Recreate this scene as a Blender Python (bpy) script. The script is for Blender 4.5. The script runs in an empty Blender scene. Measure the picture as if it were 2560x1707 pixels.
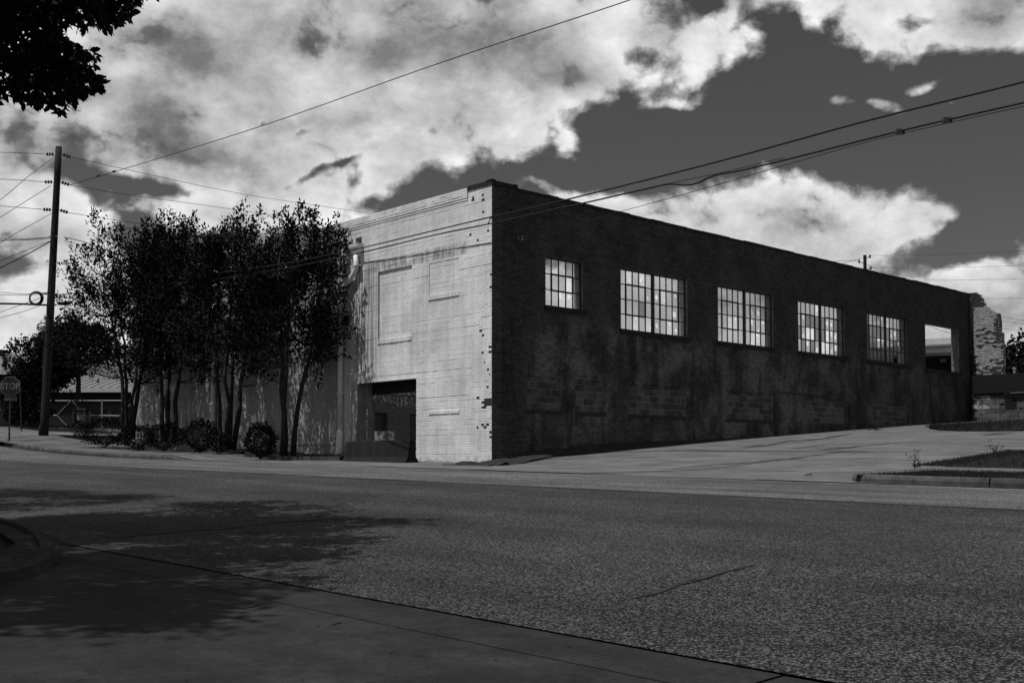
import bpy, math, random
import numpy as np
from mathutils import Vector, noise as mnoise

R = math.radians
rng = np.random.default_rng(7)
random.seed(7)
S = bpy.context.scene
COL = S.collection

# ------------------------------------------------------------------ camera, sun, sky, exposure
FPX, CYP, PITCH, PSI = 2786.0, 1038.2, R(2.47), R(46.77)      # focal length / principal row in photo pixels, pitch, wall bearing
cam = bpy.data.objects.new('camera', bpy.data.cameras.new('camera')); COL.objects.link(cam)
cam.location = (0, 0, 0); cam.rotation_euler = (R(90) + PITCH, 0, 0)
cam.data.sensor_width = 36; cam.data.lens = FPX / 2560 * 36
cam.data.shift_y = (CYP - 853.5) / 2560
cam.data.clip_start = 0.05; cam.data.clip_end = 3000
S.camera = cam

UA = np.array([math.sin(PSI), math.cos(PSI)])                # along the dark brick wall, away from the corner
UL = np.array([-UA[1], UA[0]])                               # along the white wall (and the road), away to the left
SUN_EL, SUN_OFF = R(67), R(9)
SUNH = -UA * math.cos(SUN_OFF) + UL * math.sin(SUN_OFF)      # horizontal direction towards the sun
SUN = Vector((SUNH[0] * math.cos(SUN_EL), SUNH[1] * math.cos(SUN_EL), math.sin(SUN_EL)))
sl = bpy.data.lights.new('sun', 'SUN'); sl.energy = 5.0; sl.angle = R(0.53); sl.color = (1, 1, 1)
so = bpy.data.objects.new('sun', sl); COL.objects.link(so); so.location = (-30, -25, 60)
so.rotation_euler = SUN.to_track_quat('Z', 'Y').to_euler()

S.view_settings.view_transform = 'Standard'; S.view_settings.look = 'None'
S.view_settings.gamma = 1.0; S.view_settings.use_curve_mapping = False
S.view_settings.exposure = -0.3

cp, sp = math.cos(PITCH), math.sin(PITCH)
def ray(px, py):
    x = (px - 1280) / FPX; u = -(py - CYP) / FPX
    d = np.array([x, cp - u * sp, sp + u * cp]); return d / d[1]
def at(px, py, Y): return ray(px, py) * Y

class Nt:
    """small helper to write node trees"""
    def __init__(s, tree): s.t = tree; s.n = tree.nodes; s.l = tree.links
    def link(s, a, b): s.l.new(a, b)
    def put(s, sock, v):
        if isinstance(v, bpy.types.NodeSocket): s.l.new(v, sock)
        elif v is not None: sock.default_value = v
    def math(s, op, a, b=None, c=None, clamp=False):
        n = s.n.new('ShaderNodeMath'); n.operation = op; n.use_clamp = clamp
        s.put(n.inputs[0], a)
        if b is not None: s.put(n.inputs[1], b)
        if c is not None: s.put(n.inputs[2], c)
        return n.outputs[0]
    def vmath(s, op, a, b=None):
        n = s.n.new('ShaderNodeVectorMath'); n.operation = op; s.put(n.inputs[0], a)
        if b is not None: s.put(n.inputs[1], b)
        return n.outputs['Value'] if op in ('DOT_PRODUCT', 'LENGTH') else n.outputs[0]
    def noise(s, vec, scale, detail=4, rough=0.55, dist=0.0):
        n = s.n.new('ShaderNodeTexNoise'); s.put(n.inputs['Vector'], vec); n.inputs['Scale'].default_value = scale
        n.inputs['Detail'].default_value = detail; n.inputs['Roughness'].default_value = rough; n.inputs['Distortion'].default_value = dist
        return n.outputs['Fac']
    def voro(s, vec, scale, feature='F1'):
        n = s.n.new('ShaderNodeTexVoronoi'); n.feature = feature; s.put(n.inputs['Vector'], vec); n.inputs['Scale'].default_value = scale
        return n.outputs['Distance'], (n.outputs['Color'] if feature == 'F1' else None)
    def ss(s, v, lo, hi, a=0.0, b=1.0):
        n = s.n.new('ShaderNodeMapRange'); n.interpolation_type = 'SMOOTHSTEP'; s.put(n.inputs[0], v)
        n.inputs[1].default_value = lo; n.inputs[2].default_value = hi; n.inputs[3].default_value = a; n.inputs[4].default_value = b
        return n.outputs[0]
    def lerp(s, f, a, b):
        n = s.n.new('ShaderNodeMix'); n.data_type = 'FLOAT'; s.put(n.inputs[0], f); s.put(n.inputs[2], a); s.put(n.inputs[3], b)
        return n.outputs[0]
    def grey(s, v):
        n = s.n.new('ShaderNodeCombineColor')
        for i in range(3): s.put(n.inputs[i], v)
        return n.outputs[0]
    def xyz(s, v):
        n = s.n.new('ShaderNodeSeparateXYZ'); s.put(n.inputs[0], v); return n.outputs
    def scale(s, v, f): return s.vmath('MULTIPLY', v, f)

# ---- world: Nishita sky seen in black and white, with clouds laid over it by direction
W = bpy.data.worlds.new('World'); S.world = W; W.use_nodes = True
w = Nt(W.node_tree); w.n.clear()
out = w.n.new('ShaderNodeOutputWorld'); bg = w.n.new('ShaderNodeBackground'); w.link(bg.outputs[0], out.inputs[0])
bg.inputs['Strength'].default_value = 0.1
W.cycles.sampling_method = 'MANUAL'; W.cycles.sample_map_resolution = 256
sky = w.n.new('ShaderNodeTexSky'); sky.sky_type = 'NISHITA'; sky.sun_disc = False
sky.sun_elevation = SUN_EL; sky.sun_rotation = math.atan2(SUNH[0], SUNH[1])
sep = w.n.new('ShaderNodeSeparateColor'); w.link(sky.outputs[0], sep.inputs[0])
tc = w.n.new('ShaderNodeTexCoord'); D = tc.outputs['Generated']
dx, dy, dz = w.xyz(D)
az = w.math('ARCTAN2', dx, dy); el = w.math('ARCSINE', dz)
cmb = w.n.new('ShaderNodeCombineXYZ'); w.link(az, cmb.inputs[0]); w.link(el, cmb.inputs[1]); AE = cmb.outputs[0]
def azel(px, py):
    d = ray(px, py); d = d / np.linalg.norm(d); return math.atan2(d[0], d[1]), math.asin(d[2])
def blob_sum(vec, blobs):
    tot = None
    for (px, py, rx, ry, rot, wt) in blobs:
        a, e = azel(px, py)
        m = w.n.new('ShaderNodeMapping'); m.vector_type = 'TEXTURE'
        w.put(m.inputs[0], vec if tot is None else w.vmath('ADD', vec, w.math('MULTIPLY', tot, 1e-7)))   # chained so that the node stack stays small
        m.inputs['Location'].default_value = (a, e, 0); m.inputs['Rotation'].default_value = (0, 0, R(rot)); m.inputs['Scale'].default_value = (rx / FPX, ry / FPX, 1)
        q = w.vmath('DOT_PRODUCT', m.outputs[0], m.outputs[0])
        g = w.math('POWER', 2.718, w.math('MULTIPLY', q, -1.0))
        tot = w.math('MULTIPLY', g, wt) if tot is None else w.math('MULTIPLY_ADD', g, wt, tot)
    return tot
CLOUD = [  # photo pixel, radii, tilt, weight: where the clouds of the photograph stand in the sky
 (250, 150, 620, 230, 0, 1.3), (850, 170, 420, 190, 8, 1.2), (780, 60, 160, 90, 0, .8), (1000, 30, 160, 60, 0, .6), (1330, 110, 260, 150, 14, 1.2), (1620, 60, 110, 80, 0, 1.0), (1760, 120, 160, 75, 22, 1.3), (600, 300, 330, 100, 0, .8), (100, 390, 260, 45, 0, .6),
 (1150, 270, 230, 90, 22, .8), (1010, 320, 130, 40, 8, .5), (1290, 330, 90, 36, 30, .8), (1530, 180, 90, 60, 30, .9),
 (1820, -10, 120, 50, 0, .9), (2170, 15, 210, 58, -8, 1.5), (2440, 30, 200, 85, -12, 1.3), (2290, 112, 34, 22, 40, .9), (2480, 100, 70, 28, -20, .8),
 (690, 385, 120, 55, 10, 1.75), (900, 405, 190, 34, 4, 1.2), (520, 505, 120, 60, 20, 1.55), (720, 505, 190, 60, 8, 1.6), (890, 545, 90, 34, 0, 1.1), (560, 430, 120, 50, 0, 1.2), (960, 460, 70, 26, 20, .9), (1080, 385, 110, 34, 20, .9),
 (70, 545, 170, 75, -8, 1.6), (210, 575, 70, 45, -20, 1.3), (20, 480, 100, 50, 0, 1.1), (160, 690, 80, 40, -5, 1.5), (80, 760, 220, 65, 0, 1.5), (330, 640, 300, 60, 0, .55), (250, 850, 420, 80, 0, .9),
 (1545, 530, 140, 40, -6, 1.3), (1760, 560, 190, 80, -3, 1.6), (2010, 565, 210, 100, 0, 1.8), (2190, 505, 80, 42, 0, 1.0), (2250, 580, 90, 60, 20, 1.0), (2345, 530, 44, 20, -10, 1.0), (2120, 650, 150, 60, 0, .7),
 (2480, 745, 220, 48, -4, 1.7), (2420, 690, 60, 25, 10, .7), (2540, 830, 300, 90, 0, 1.2), (2350, 830, 150, 80, 0, .9),
 (1500, 760, 420, 110, 0, 1.3), (2050, 800, 420, 110, 0, 1.3),
 (1345, 435, 34, 14, 0, .75), (1400, 465, 60, 20, -25, .8), (1430, 492, 60, 22, -10, .8), (1420, 345, 44, 28, -30, .7), (2090, 252, 46, 18, -12, .85), (2205, 262, 60, 17, -22, .85), (2300, 213, 50, 15, 0, .75), (2350, 280, 36, 16, 30, .6), (1690, 258, 70, 11, 0, .6),
]
HOLE = [
 (320, 458, 190, 20, -4, 1.0), (330, 520, 80, 50, 0, .7), (1020, 350, 100, 12, -3, .7), (930, 368, 50, 10, 20, .4), (800, 442, 120, 9, 18, .9), (880, 430, 50, 22, 0, .7), (910, 470, 36, 16, 0, .6),
 (758, 345, 26, 14, 20, .9), (648, 318, 13, 11, 0, .8), (1590, 150, 40, 28, 0, 1.0), (1665, 165, 60, 30, 0, .7), (1770, 10, 40, 34, 0, 1.6), (1950, 60, 55, 45, 0, 1.1), (2050, 62, 55, 40, 40, 1.2), (2270, 62, 60, 18, -10, .8), (1880, 40, 40, 30, 0, .5),
 (980, 520, 110, 26, 15, .6), (1750, 320, 420, 70, 10, .4), (1500, 400, 420, 40, 4, .1), (2320, 380, 420, 110, 0, .35), (340, 600, 120, 40, 0, .8), (40, 650, 90, 22, 0, .9), (2330, 640, 140, 55, 0, 1.0),
]
SHADE = [  # grey undersides
 (450, 115, 200, 65, -16, .75), (370, 285, 150, 60, -14, .75), (1230, 120, 190, 75, 4, 1.0), (950, 160, 100, 55, 0, .8), (1080, 60, 220, 70, 0, .5), (60, 400, 190, 60, 0, .7), (430, 360, 160, 50, -8, .8), (1380, 200, 130, 40, 5, .7), (620, 60, 90, 60, 0, .3),
 (2500, 40, 120, 90, 0, .5), (1640, 80, 60, 60, 0, .4), (200, 215, 150, 40, 0, .4), (2100, 620, 240, 45, 0, .45), (850, 300, 160, 40, 10, .3), (2520, 800, 200, 60, 0, .35), (120, 600, 160, 30, 0, .3)]
warpn = w.n.new('ShaderNodeTexNoise'); w.link(D, warpn.inputs['Vector']); warpn.inputs['Scale'].default_value = 9; warpn.inputs['Detail'].default_value = 5
wv = w.vmath('MULTIPLY', w.vmath('SUBTRACT', warpn.outputs['Color'], (0.5, 0.5, 0.5)), (0.055, 0.05, 0))
AEw = w.vmath('ADD', AE, wv)
chain = lambda v, t: w.vmath('ADD', v, w.math('MULTIPLY', t, 1e-7))
pos = blob_sum(AEw, CLOUD); neg = blob_sum(chain(AEw, pos), HOLE); shd = blob_sum(chain(AEw, neg), SHADE)
# beyond the frame the same kind of broken cloud goes on
inframe = w.math('MULTIPLY', w.ss(w.math('ABSOLUTE', az), .46, .75, 1, 0), w.ss(el, .42, .62, 1, 0))
far = w.noise(w.scale(D, (1, 1, 1.6)), 2.3, 3, .5)
farD = w.math('MULTIPLY', w.math('SUBTRACT', far, .46), 6.0)
B = w.lerp(inframe, farD, w.math('SUBTRACT', w.math('SUBTRACT', w.math('MULTIPLY', w.math('SUBTRACT', 1.0, w.math('POWER', 2.718, w.math('MULTIPLY', pos, -1.3))), 2.05), w.math('MULTIPLY', neg, 1.1)), .60))
f1 = w.noise(w.scale(D, (1, 1, 1.35)), 15, 7, .62, .15)
f2 = w.noise(w.scale(D, (1, 1, 1.35)), 5, 5, .5)
vo = w.n.new('ShaderNodeTexVoronoi'); vo.feature = 'F1'; vo.inputs['Scale'].default_value = 26; vo.inputs['Detail'].default_value = 1.5; vo.inputs['Roughness'].default_value = .55
w.link(w.vmath('ADD', w.scale(D, (1, 1, 1.25)), w.vmath('MULTIPLY', w.vmath('SUBTRACT', warpn.outputs['Color'], (.5, .5, .5)), (.14, .14, .14))), vo.inputs['Vector'])
bil = w.math('SUBTRACT', .55, vo.outputs['Distance'])
dens = w.math('ADD', w.math('MULTIPLY_ADD', bil, 0.85, B), w.math('MULTIPLY', w.math('SUBTRACT', f1, .5), 3.3))
alpha = w.ss(dens, -.30, .62)
core = w.ss(dens, .2, 1.5)
f3 = w.noise(w.vmath('ADD', w.scale(D, (1, 1, 1.5)), (-.006, 0, .016)), 15, 7, .62, .15)
lit = w.math('SUBTRACT', f1, f3)                                # a little relief on the billows
fars = w.math('MULTIPLY', w.ss(f2, .42, .62), w.math('SUBTRACT', 1.0, inframe))
shade = w.math('ADD', w.math('MULTIPLY', shd, w.math('ADD', .45, w.math('MULTIPLY', f2, 1.1))), w.math('MULTIPLY', fars, .7))
cl = w.math('SUBTRACT', 0.575, w.math('MULTIPLY', w.math('SUBTRACT', 1.0, w.math('POWER', 2.718, w.math('MULTIPLY', shade, -.9))), .60))
cl = w.math('ADD', cl, w.math('MULTIPLY', w.math('SUBTRACT', f2, .5), .42))
cl = w.math('ADD', cl, w.math('MULTIPLY', lit, .95))
cl = w.math('ADD', cl, w.math('MULTIPLY', w.math('SUBTRACT', f1, .5), .20))
cl = w.math('ADD', cl, w.math('MULTIPLY', bil, .13))
rim = w.math('MULTIPLY', w.ss(dens, .1, .6), w.ss(dens, 1.5, .7))
cl = w.math('MULTIPLY_ADD', rim, .10, cl)
cl = w.math('SMOOTH_MAX', cl, .17, .12)
CLOUD_GAIN, SKY_GAIN = 13.4, .45
cl = w.math('MULTIPLY', cl, CLOUD_GAIN)
red = w.math('MULTIPLY_ADD', sep.outputs[0], SKY_GAIN, 0.15)
val = w.lerp(alpha, red, cl)
w.link(w.grey(val), bg.inputs['Color'])

# ------------------------------------------------------------------ ground shape (eye level is z = 0)
def sstep(a, b, x):
    t = np.clip((np.asarray(x, float) - a) / (b - a), 0, 1); return t * t * (3 - 2 * t)
T_NEAR, T_SEAM, T_FAR = 3.05, 9.6, 16.1
def zst(s, t):
    s = np.clip(np.asarray(s, float), -40, 62); t = np.clip(np.asarray(t, float), -14, 62)
    Hh = np.interp(t, [-14, 0, 2.6, T_NEAR, T_SEAM, T_FAR], [.92, .74, .715, .70, .471, .49])
    z = .0185 * s - Hh + np.where(s > 35, .0019 * (s - 35) ** 2, 0)
    r1 = .08 * np.clip((t - T_FAR) / 4.05, 0, 1) ** 1.5
    a = np.clip(t - 20.15, 0, 40); r2 = .077 * a - .00042 * a * a
    return z + r1 + r2 * (1 - sstep(22.5, 24.5, s))
def walk(s, t): return zst(s, t) + .13 * sstep(31.6, 33.4, s) * sstep(16.0, 16.15, t)
def verge(s, t): return zst(s, t) + .12 * sstep(10.4, 9.3, s)
def to_st(x, y): return x * UL[0] + y * UL[1], x * UA[0] + y * UA[1]
def xy(s, t): return np.array([s * UL[0] + t * UA[0], s * UL[1] + t * UA[1]])
def p3(s, t, dz=0.0, f=zst):
    q = xy(s, t); return np.array([q[0], q[1], float(f(s, t)) + dz])
def gpix(px, py, f=zst, y0=1.2, y1=110):
    r = ray(px, py); prev = None; Y = y0
    while Y < y1:
        s, t = to_st(r[0] * Y, Y); d = r[2] * Y - float(f(s, t))
        if prev is not None and (d <= 0): 
            lo, hi = prev, Y
            for _ in range(30):
                m = (lo + hi) / 2; s, t = to_st(r[0] * m, m)
                if r[2] * m - float(f(s, t)) > 0: lo = m
                else: hi = m
            return r * lo
        prev = Y; Y *= 1.01
    return r * y1

# ------------------------------------------------------------------ mesh helpers
class MB:
    def __init__(s): s.v = []; s.f = []; s.m = []
    def add(s, verts, faces, mi=0):
        o = len(s.v); s.v.extend([tuple(map(float, p)) for p in verts]); s.f.extend([tuple(i + o for i in f) for f in faces]); s.m.extend([mi] * len(faces)); return s
    def box(s, o, ax, ay, azz, mi=0):
        o, ax, ay, azz = map(np.array, (o, ax, ay, azz))
        P = [o, o + ax, o + ax + ay, o + ay, o + azz, o + ax + azz, o + ax + ay + azz, o + ay + azz]
        F = [(0, 3, 2, 1), (4, 5, 6, 7), (0, 1, 5, 4), (1, 2, 6, 5), (2, 3, 7, 6), (3, 0, 4, 7)]
        if np.dot(np.cross(ax, ay), azz) < 0: F = [f[::-1] for f in F]
        return s.add(P, F, mi)
    def abox(s, x0, y0, z0, x1, y1, z1, mi=0): return s.box((x0, y0, z0), (x1 - x0, 0, 0), (0, y1 - y0, 0), (0, 0, z1 - z0), mi)
    def tube(s, pts, r, n=6, caps=True, mi=0):
        pts = [np.array(p, float) for p in pts]; rs = r if hasattr(r, '__len__') else [r] * len(pts)
        t0 = pts[1] - pts[0]; ref = np.array([0, 0, 1.0]) if abs(t0[2]) < .8 * np.linalg.norm(t0) else np.array([1.0, 0, 0])
        V = []; F = []
        for i, p in enumerate(pts):
            t = pts[min(i + 1, len(pts) - 1)] - pts[max(i - 1, 0)]; t = t / (np.linalg.norm(t) + 1e-9)
            u = np.cross(t, ref); u /= (np.linalg.norm(u) + 1e-9); vv = np.cross(t, u)
            for k in range(n):
                a = 2 * math.pi * k / n; V.append(p + rs[i] * (math.cos(a) * u + math.sin(a) * vv))
        for i in range(len(pts) - 1):
            for k in range(n): F.append((i * n + k, i * n + (k + 1) % n, (i + 1) * n + (k + 1) % n, (i + 1) * n + k))
        if caps: F.append(tuple(range(n - 1, -1, -1))); F.append(tuple((len(pts) - 1) * n + k for k in range(n)))
        return s.add(V, [f[::-1] for f in F], mi)
    def lathe(s, c, prof, n=12, mi=0):
        return s.tube([(c[0], c[1], c[2] + z) for r, z in prof], [max(r, .001) for r, z in prof], n, True, mi)
    def poly_prism(s, P, d, mi=0):
        P = [np.array(p, float) for p in P]; d = np.array(d, float); n = len(P)
        F = [tuple(range(n - 1, -1, -1)), tuple(range(n, 2 * n))] + [(i, (i + 1) % n, n + (i + 1) % n, n + i) for i in range(n)]
        return s.add(P + [p + d for p in P], F, mi)
    def build(s, name, mats, parent=None, smooth=False, origin=None):
        return mesh(name, np.array(s.v, float).reshape(-1, 3), s.f, mats, parent, smooth, s.m, origin)

def root_loc(o):
    while o.parent: o = o.parent
    return np.array(o.location)
def link(o, parent):
    COL.objects.link(o)
    if parent is not None: o.parent = parent
    return o
def mesh(name, V, F, mats, parent=None, smooth=False, mi=None, origin=None):
    me = bpy.data.meshes.new(name)
    base = root_loc(parent) if parent is not None else np.zeros(3)
    org = np.array(origin, float) if origin is not None else base
    V = np.asarray(V, float) - org
    if isinstance(F, np.ndarray):
        k = F.shape[1]; me.vertices.add(len(V)); me.vertices.foreach_set('co', V.astype(np.float32).ravel())
        me.loops.add(F.size); me.loops.foreach_set('vertex_index', F.astype(np.int32).ravel())
        me.polygons.add(len(F)); me.polygons.foreach_set('loop_start', (np.arange(len(F)) * k).astype(np.int32))
        me.update(calc_edges=True)
    else:
        me.from_pydata([tuple(p) for p in V], [], F)
    for m in (mats if isinstance(mats, (list, tuple)) else [mats]): me.materials.append(m)
    if mi is not None and len(me.materials) > 1: me.polygons.foreach_set('material_index', np.array(mi, np.int32))
    me.polygons.foreach_set('use_smooth', np.full(len(me.polygons), bool(smooth)))
    me.update()
    o = bpy.data.objects.new(name, me); o.location = org - base
    return link(o, parent)
def obj_of(name, me, parent, loc_world):
    o = bpy.data.objects.new(name, me); o.location = np.array(loc_world) - root_loc(parent); return link(o, parent)
def tag(o, label=None, cat=None, group=None, kind=None):
    if label: o['label'] = label
    if cat: o['category'] = cat
    if group: o['group'] = group
    if kind: o['kind'] = kind
    return o
def thing(name, loc, label, cat, group=None):
    o = bpy.data.objects.new(name, None); o.location = tuple(map(float, loc)); o.empty_display_size = .2; COL.objects.link(o)
    return tag(o, label, cat, group)
def struct(o): o['kind'] = 'structure'; return o
def stuff(o): o['kind'] = 'stuff'; return o
def grid_sheet(name, s_edges, t_edges, f, dz, mats, parent=None, mask=None):
    s_edges = np.asarray(s_edges, float); t_edges = np.asarray(t_edges, float)
    SS, TT = np.meshgrid(s_edges, t_edges, indexing='ij'); Z = f(SS, TT) + dz
    V = np.stack([SS * UL[0] + TT * UA[0], SS * UL[1] + TT * UA[1], Z], -1).reshape(-1, 3)
    ns, ntt = SS.shape; I = np.arange(ns * ntt).reshape(ns, ntt)
    F = np.stack([I[:-1, :-1], I[:-1, 1:], I[1:, 1:], I[1:, :-1]], -1).reshape(-1, 4)
    if mask is not None:
        sc = (SS[:-1, :-1] + SS[1:, 1:]) / 2; tcn = (TT[:-1, :-1] + TT[1:, 1:]) / 2; F = F[mask(sc, tcn).ravel()]
    return mesh(name, V, F, mats, parent, True)
def strip(name, A, Bp, n, mats, parent=None, bump=0.0, sub=3):
    """a sheet between two polylines with the same number of points"""
    A = np.array(A, float); Bp = np.array(Bp, float)
    k = np.linspace(0, len(A) - 1, (len(A) - 1) * sub + 1)
    f = lambda P: np.stack([np.interp(k, np.arange(len(P)), P[:, i]) for i in range(3)], -1)
    A, Bp = f(A), f(Bp); V = []
    for i in range(n + 1): V.append(A + (Bp - A) * i / n)
    V = np.stack(V, 0)
    if bump:
        for i in range(V.shape[0]):
            for j in range(V.shape[1]):
                V[i, j, 2] += bump * mnoise.noise(Vector((V[i, j, 0] * 2.3, V[i, j, 1] * 2.3, 3.1)))
    m = V.shape[1]; I = np.arange((n + 1) * m).reshape(n + 1, m)
    F = np.stack([I[:-1, :-1], I[:-1, 1:], I[1:, 1:], I[1:, :-1]], -1).reshape(-1, 4)
    e1 = V[0, 1] - V[0, 0]; e2 = V[1, 0] - V[0, 0]
    if np.cross(e1, e2)[2] < 0: F = F[:, ::-1]
    return mesh(name, V.reshape(-1, 3), np.ascontiguousarray(F), mats, parent)

# ------------------------------------------------------------------ materials (the photograph is black and white: all are greys)
def mat(name, base, lo=.8, hi=1.2, scale=6, detail=5, rough=.85, bump=0.0, bscale=60, bdist=.01, stretch=(1, 1, 1), extra=None, spec=.25, metallic=0.0):
    m = bpy.data.materials.new(name); m.use_nodes = True; n = Nt(m.node_tree)
    b = m.node_tree.nodes['Principled BSDF']
    pos_ = n.n.new('ShaderNodeNewGeometry').outputs['Position']
    v = n.ss(n.noise(n.scale(pos_, stretch), scale, detail, .6), .3, .7, lo * base, hi * base)
    if extra: v = extra(n, pos_, v)
    n.link(n.grey(v), b.inputs['Base Color'])
    b.inputs['Roughness'].default_value = rough; b.inputs['Specular IOR Level'].default_value = spec; b.inputs['Metallic'].default_value = metallic
    if bump:
        bn = n.n.new('ShaderNodeBump'); bn.inputs['Strength'].default_value = bump; bn.inputs['Distance'].default_value = bdist
        n.link(n.noise(pos_, bscale, 4, .65), bn.inputs['Height']); n.link(bn.outputs[0], b.inputs['Normal'])
    return m
ua3, ul3 = (float(UA[0]), float(UA[1]), 0.0), (float(UL[0]), float(UL[1]), 0.0)
CORN = at(1229.5, 1159, 30.0); CS, CT = to_st(CORN[0], CORN[1])

def x_asphalt(n, p, v):
    d, c = n.voro(p, 120); sx = n.n.new('ShaderNodeSeparateColor'); n.link(c, sx.inputs[0])
    v = n.math('MULTIPLY', v, n.ss(sx.outputs[0], .45, 1.0, .30, 4.8))
    v = n.math('MULTIPLY', v, n.ss(d, .25, .75, 1.1, .55))
    big = n.noise(p, .35, 3); v = n.math('MULTIPLY', v, n.ss(big, .3, .7, .82, 1.15))
    pz = n.vmath('DOT_PRODUCT', p, ua3)                           # the newer lane beyond the seam is paler
    sv = n.n.new('ShaderNodeCombineXYZ'); n.link(n.vmath('DOT_PRODUCT', p, (ul3[0] * .16, ul3[1] * .16, 0)), sv.inputs[0]); n.link(n.vmath('DOT_PRODUCT', p, (ua3[0] * 1.1, ua3[1] * 1.1, 0)), sv.inputs[1])
    v = n.math('MULTIPLY', v, n.ss(n.noise(sv.outputs[0], 1.0, 5, .6), .3, .7, .70, 1.25))
    wh = n.math('SINE', n.math('MULTIPLY', n.math('SUBTRACT', pz, 4.2), 3.5)); v = n.math('MULTIPLY', v, n.math('MULTIPLY_ADD', wh, .07, 1.0))
    v = n.math('MULTIPLY', v, n.ss(n.noise(p, 2.1, 3, .5), .20, .30, .55, 1.0))
    tr = n.noise(n.vmath('MULTIPLY', p, (1, 1, 1)), 1.1, 4); v = n.math('MULTIPLY', v, n.ss(tr, .3, .68, .86, 1.1))
    return n.math('MULTIPLY', v, n.ss(pz, T_SEAM - .02, T_SEAM + .03, 1.0, 2.35))
M_asph = mat('asphalt', .030, .9, 1.1, 40, 4, .9, 1.0, 150, .006, extra=x_asphalt, spec=.18)
def x_conc(n, p, v):
    sv = n.n.new('ShaderNodeCombineXYZ'); n.link(n.vmath('DOT_PRODUCT', p, (ul3[0] * .35, ul3[1] * .35, 0)), sv.inputs[0]); n.link(n.vmath('DOT_PRODUCT', p, (ua3[0] * 2.2, ua3[1] * 2.2, 0)), sv.inputs[1])
    v = n.math('MULTIPLY', v, n.ss(n.noise(sv.outputs[0], 1.0, 6, .65), .3, .7, .72, 1.28))
    v = n.math('MULTIPLY', v, n.ss(n.noise(p, .8, 5, .6), .3, .7, .78, 1.18))
    v = n.math('MULTIPLY', v, n.ss(n.noise(n.vmath('MULTIPLY', p, (1, 1, 1)), 14, 4, .7), .25, .6, .82, 1.05))
    sp_ = n.noise(p, 5, 2); return n.math('MULTIPLY', v, n.ss(sp_, .26, .33, .62, 1.0))
M_conc = mat('concrete_lot', .105, .88, 1.12, 3, 6, .9, .35, 90, .004, extra=x_conc)
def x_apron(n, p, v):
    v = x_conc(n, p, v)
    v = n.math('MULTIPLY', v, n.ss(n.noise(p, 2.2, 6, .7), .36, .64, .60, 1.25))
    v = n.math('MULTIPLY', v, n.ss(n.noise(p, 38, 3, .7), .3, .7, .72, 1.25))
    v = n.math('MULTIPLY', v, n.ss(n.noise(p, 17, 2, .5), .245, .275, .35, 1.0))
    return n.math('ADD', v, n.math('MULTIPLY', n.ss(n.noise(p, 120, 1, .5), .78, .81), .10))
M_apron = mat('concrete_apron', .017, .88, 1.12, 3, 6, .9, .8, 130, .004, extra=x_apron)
M_floor = mat('bounce_floor', .16, .7, 1.2, 2, 6, .95)
M_walkc = mat('sidewalk_concrete', .085, .85, 1.15, 2, 6, .9, .3, 90, .004, extra=x_conc)
M_kerb = mat('kerb_concrete', .07, .55, 1.15, 5, 6, .9, .4, 60, .006, extra=x_conc)
M_soil = mat('soil', .022, .6, 1.4, 8, 6, 1, .9, 30, .03)
M_mulch = mat('mulch', .017, .5, 1.5, 25, 6, 1, 1, 45, .03)
M_ground = mat('ground', .035, .7, 1.3, 2, 6, 1, .5, 20, .02)
M_line = mat('road_paint', .34, .55, 1.1, 12, 5, .8)
M_tar = mat('tar', .02, .7, 1.3, 10, 4, .8)
M_grass = mat('grass', .011, .6, 1.6, 6, 4, .8)
M_turf = mat('turf', .009, .6, 1.4, 12, 5, 1, .8, 40, .03)

def x_paint(n, p, v):
    b = n.math('SUBTRACT', n.vmath('DOT_PRODUCT', p, ul3), CS)       # metres along the white wall from the corner
    z = n.xyz(p)[2]
    st = n.noise(n.scale(p, (5, 5, .22)), 1.0, 5, .62)
    st2 = n.noise(n.scale(p, (9, 9, .35)), 1.0, 4, .6)
    v = n.math('MULTIPLY', v, n.ss(st, .32, .66, .90, 1.05))
    v = n.math('MULTIPLY', v, n.ss(n.noise(p, .9, 4, .6), .3, .65, .84, 1.06))
    # old run-off grime under the scupper and below the walled-up window
    near = n.math('MULTIPLY', n.ss(b, 4.6, 5.7), n.ss(b, 7.2, 6.3))
    near = n.math('MULTIPLY', near, n.ss(z, 6.9, 5.6))
    v = n.math('MULTIPLY', v, n.math('SUBTRACT', 1.0, n.math('MULTIPLY', near, n.ss(st2, .38, .6, .68, .15))))
    # grime over the lintel of the two walled-up windows
    band = n.math('MULTIPLY', n.math('MULTIPLY', n.ss(z, 5.80, 5.86), n.ss(z, 6.22, 6.1)), n.math('MULTIPLY', n.ss(b, .9, 1.2), n.ss(b, 5.9, 5.6)))
    v = n.math('MULTIPLY', v, n.math('SUBTRACT', 1.0, n.math('MULTIPLY', band, n.ss(n.noise(n.scale(p, (7, 7, 2.2)), 1.0, 4), .38, .62, .06, .5))))
    # the far stretch behind the trees is darker, with pale run-off streaks
    darkened = n.ss(b, 6.9, 7.3); v = n.math('MULTIPLY', v, n.math('SUBTRACT', 1.0, n.math('MULTIPLY', darkened, .60)))
    streak = n.math('MULTIPLY', n.math('MULTIPLY', darkened, n.ss(n.noise(n.scale(p, (4.5, 4.5, .5)), 1.0, 3), .58, .72)), n.ss(z, 3.4, 1.6))
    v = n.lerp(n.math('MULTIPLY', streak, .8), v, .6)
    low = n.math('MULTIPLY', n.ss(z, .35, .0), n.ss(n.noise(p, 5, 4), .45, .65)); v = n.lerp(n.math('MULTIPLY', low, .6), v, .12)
    # chipped paint
    chip = n.ss(n.noise(n.scale(p, (16, 16, 24)), 1.0, 3, .6), .685, .70)
    chip = n.math('MULTIPLY', chip, n.ss(b, 1.3, .3, .0, 1.0))
    return n.lerp(chip, v, .03)
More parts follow.
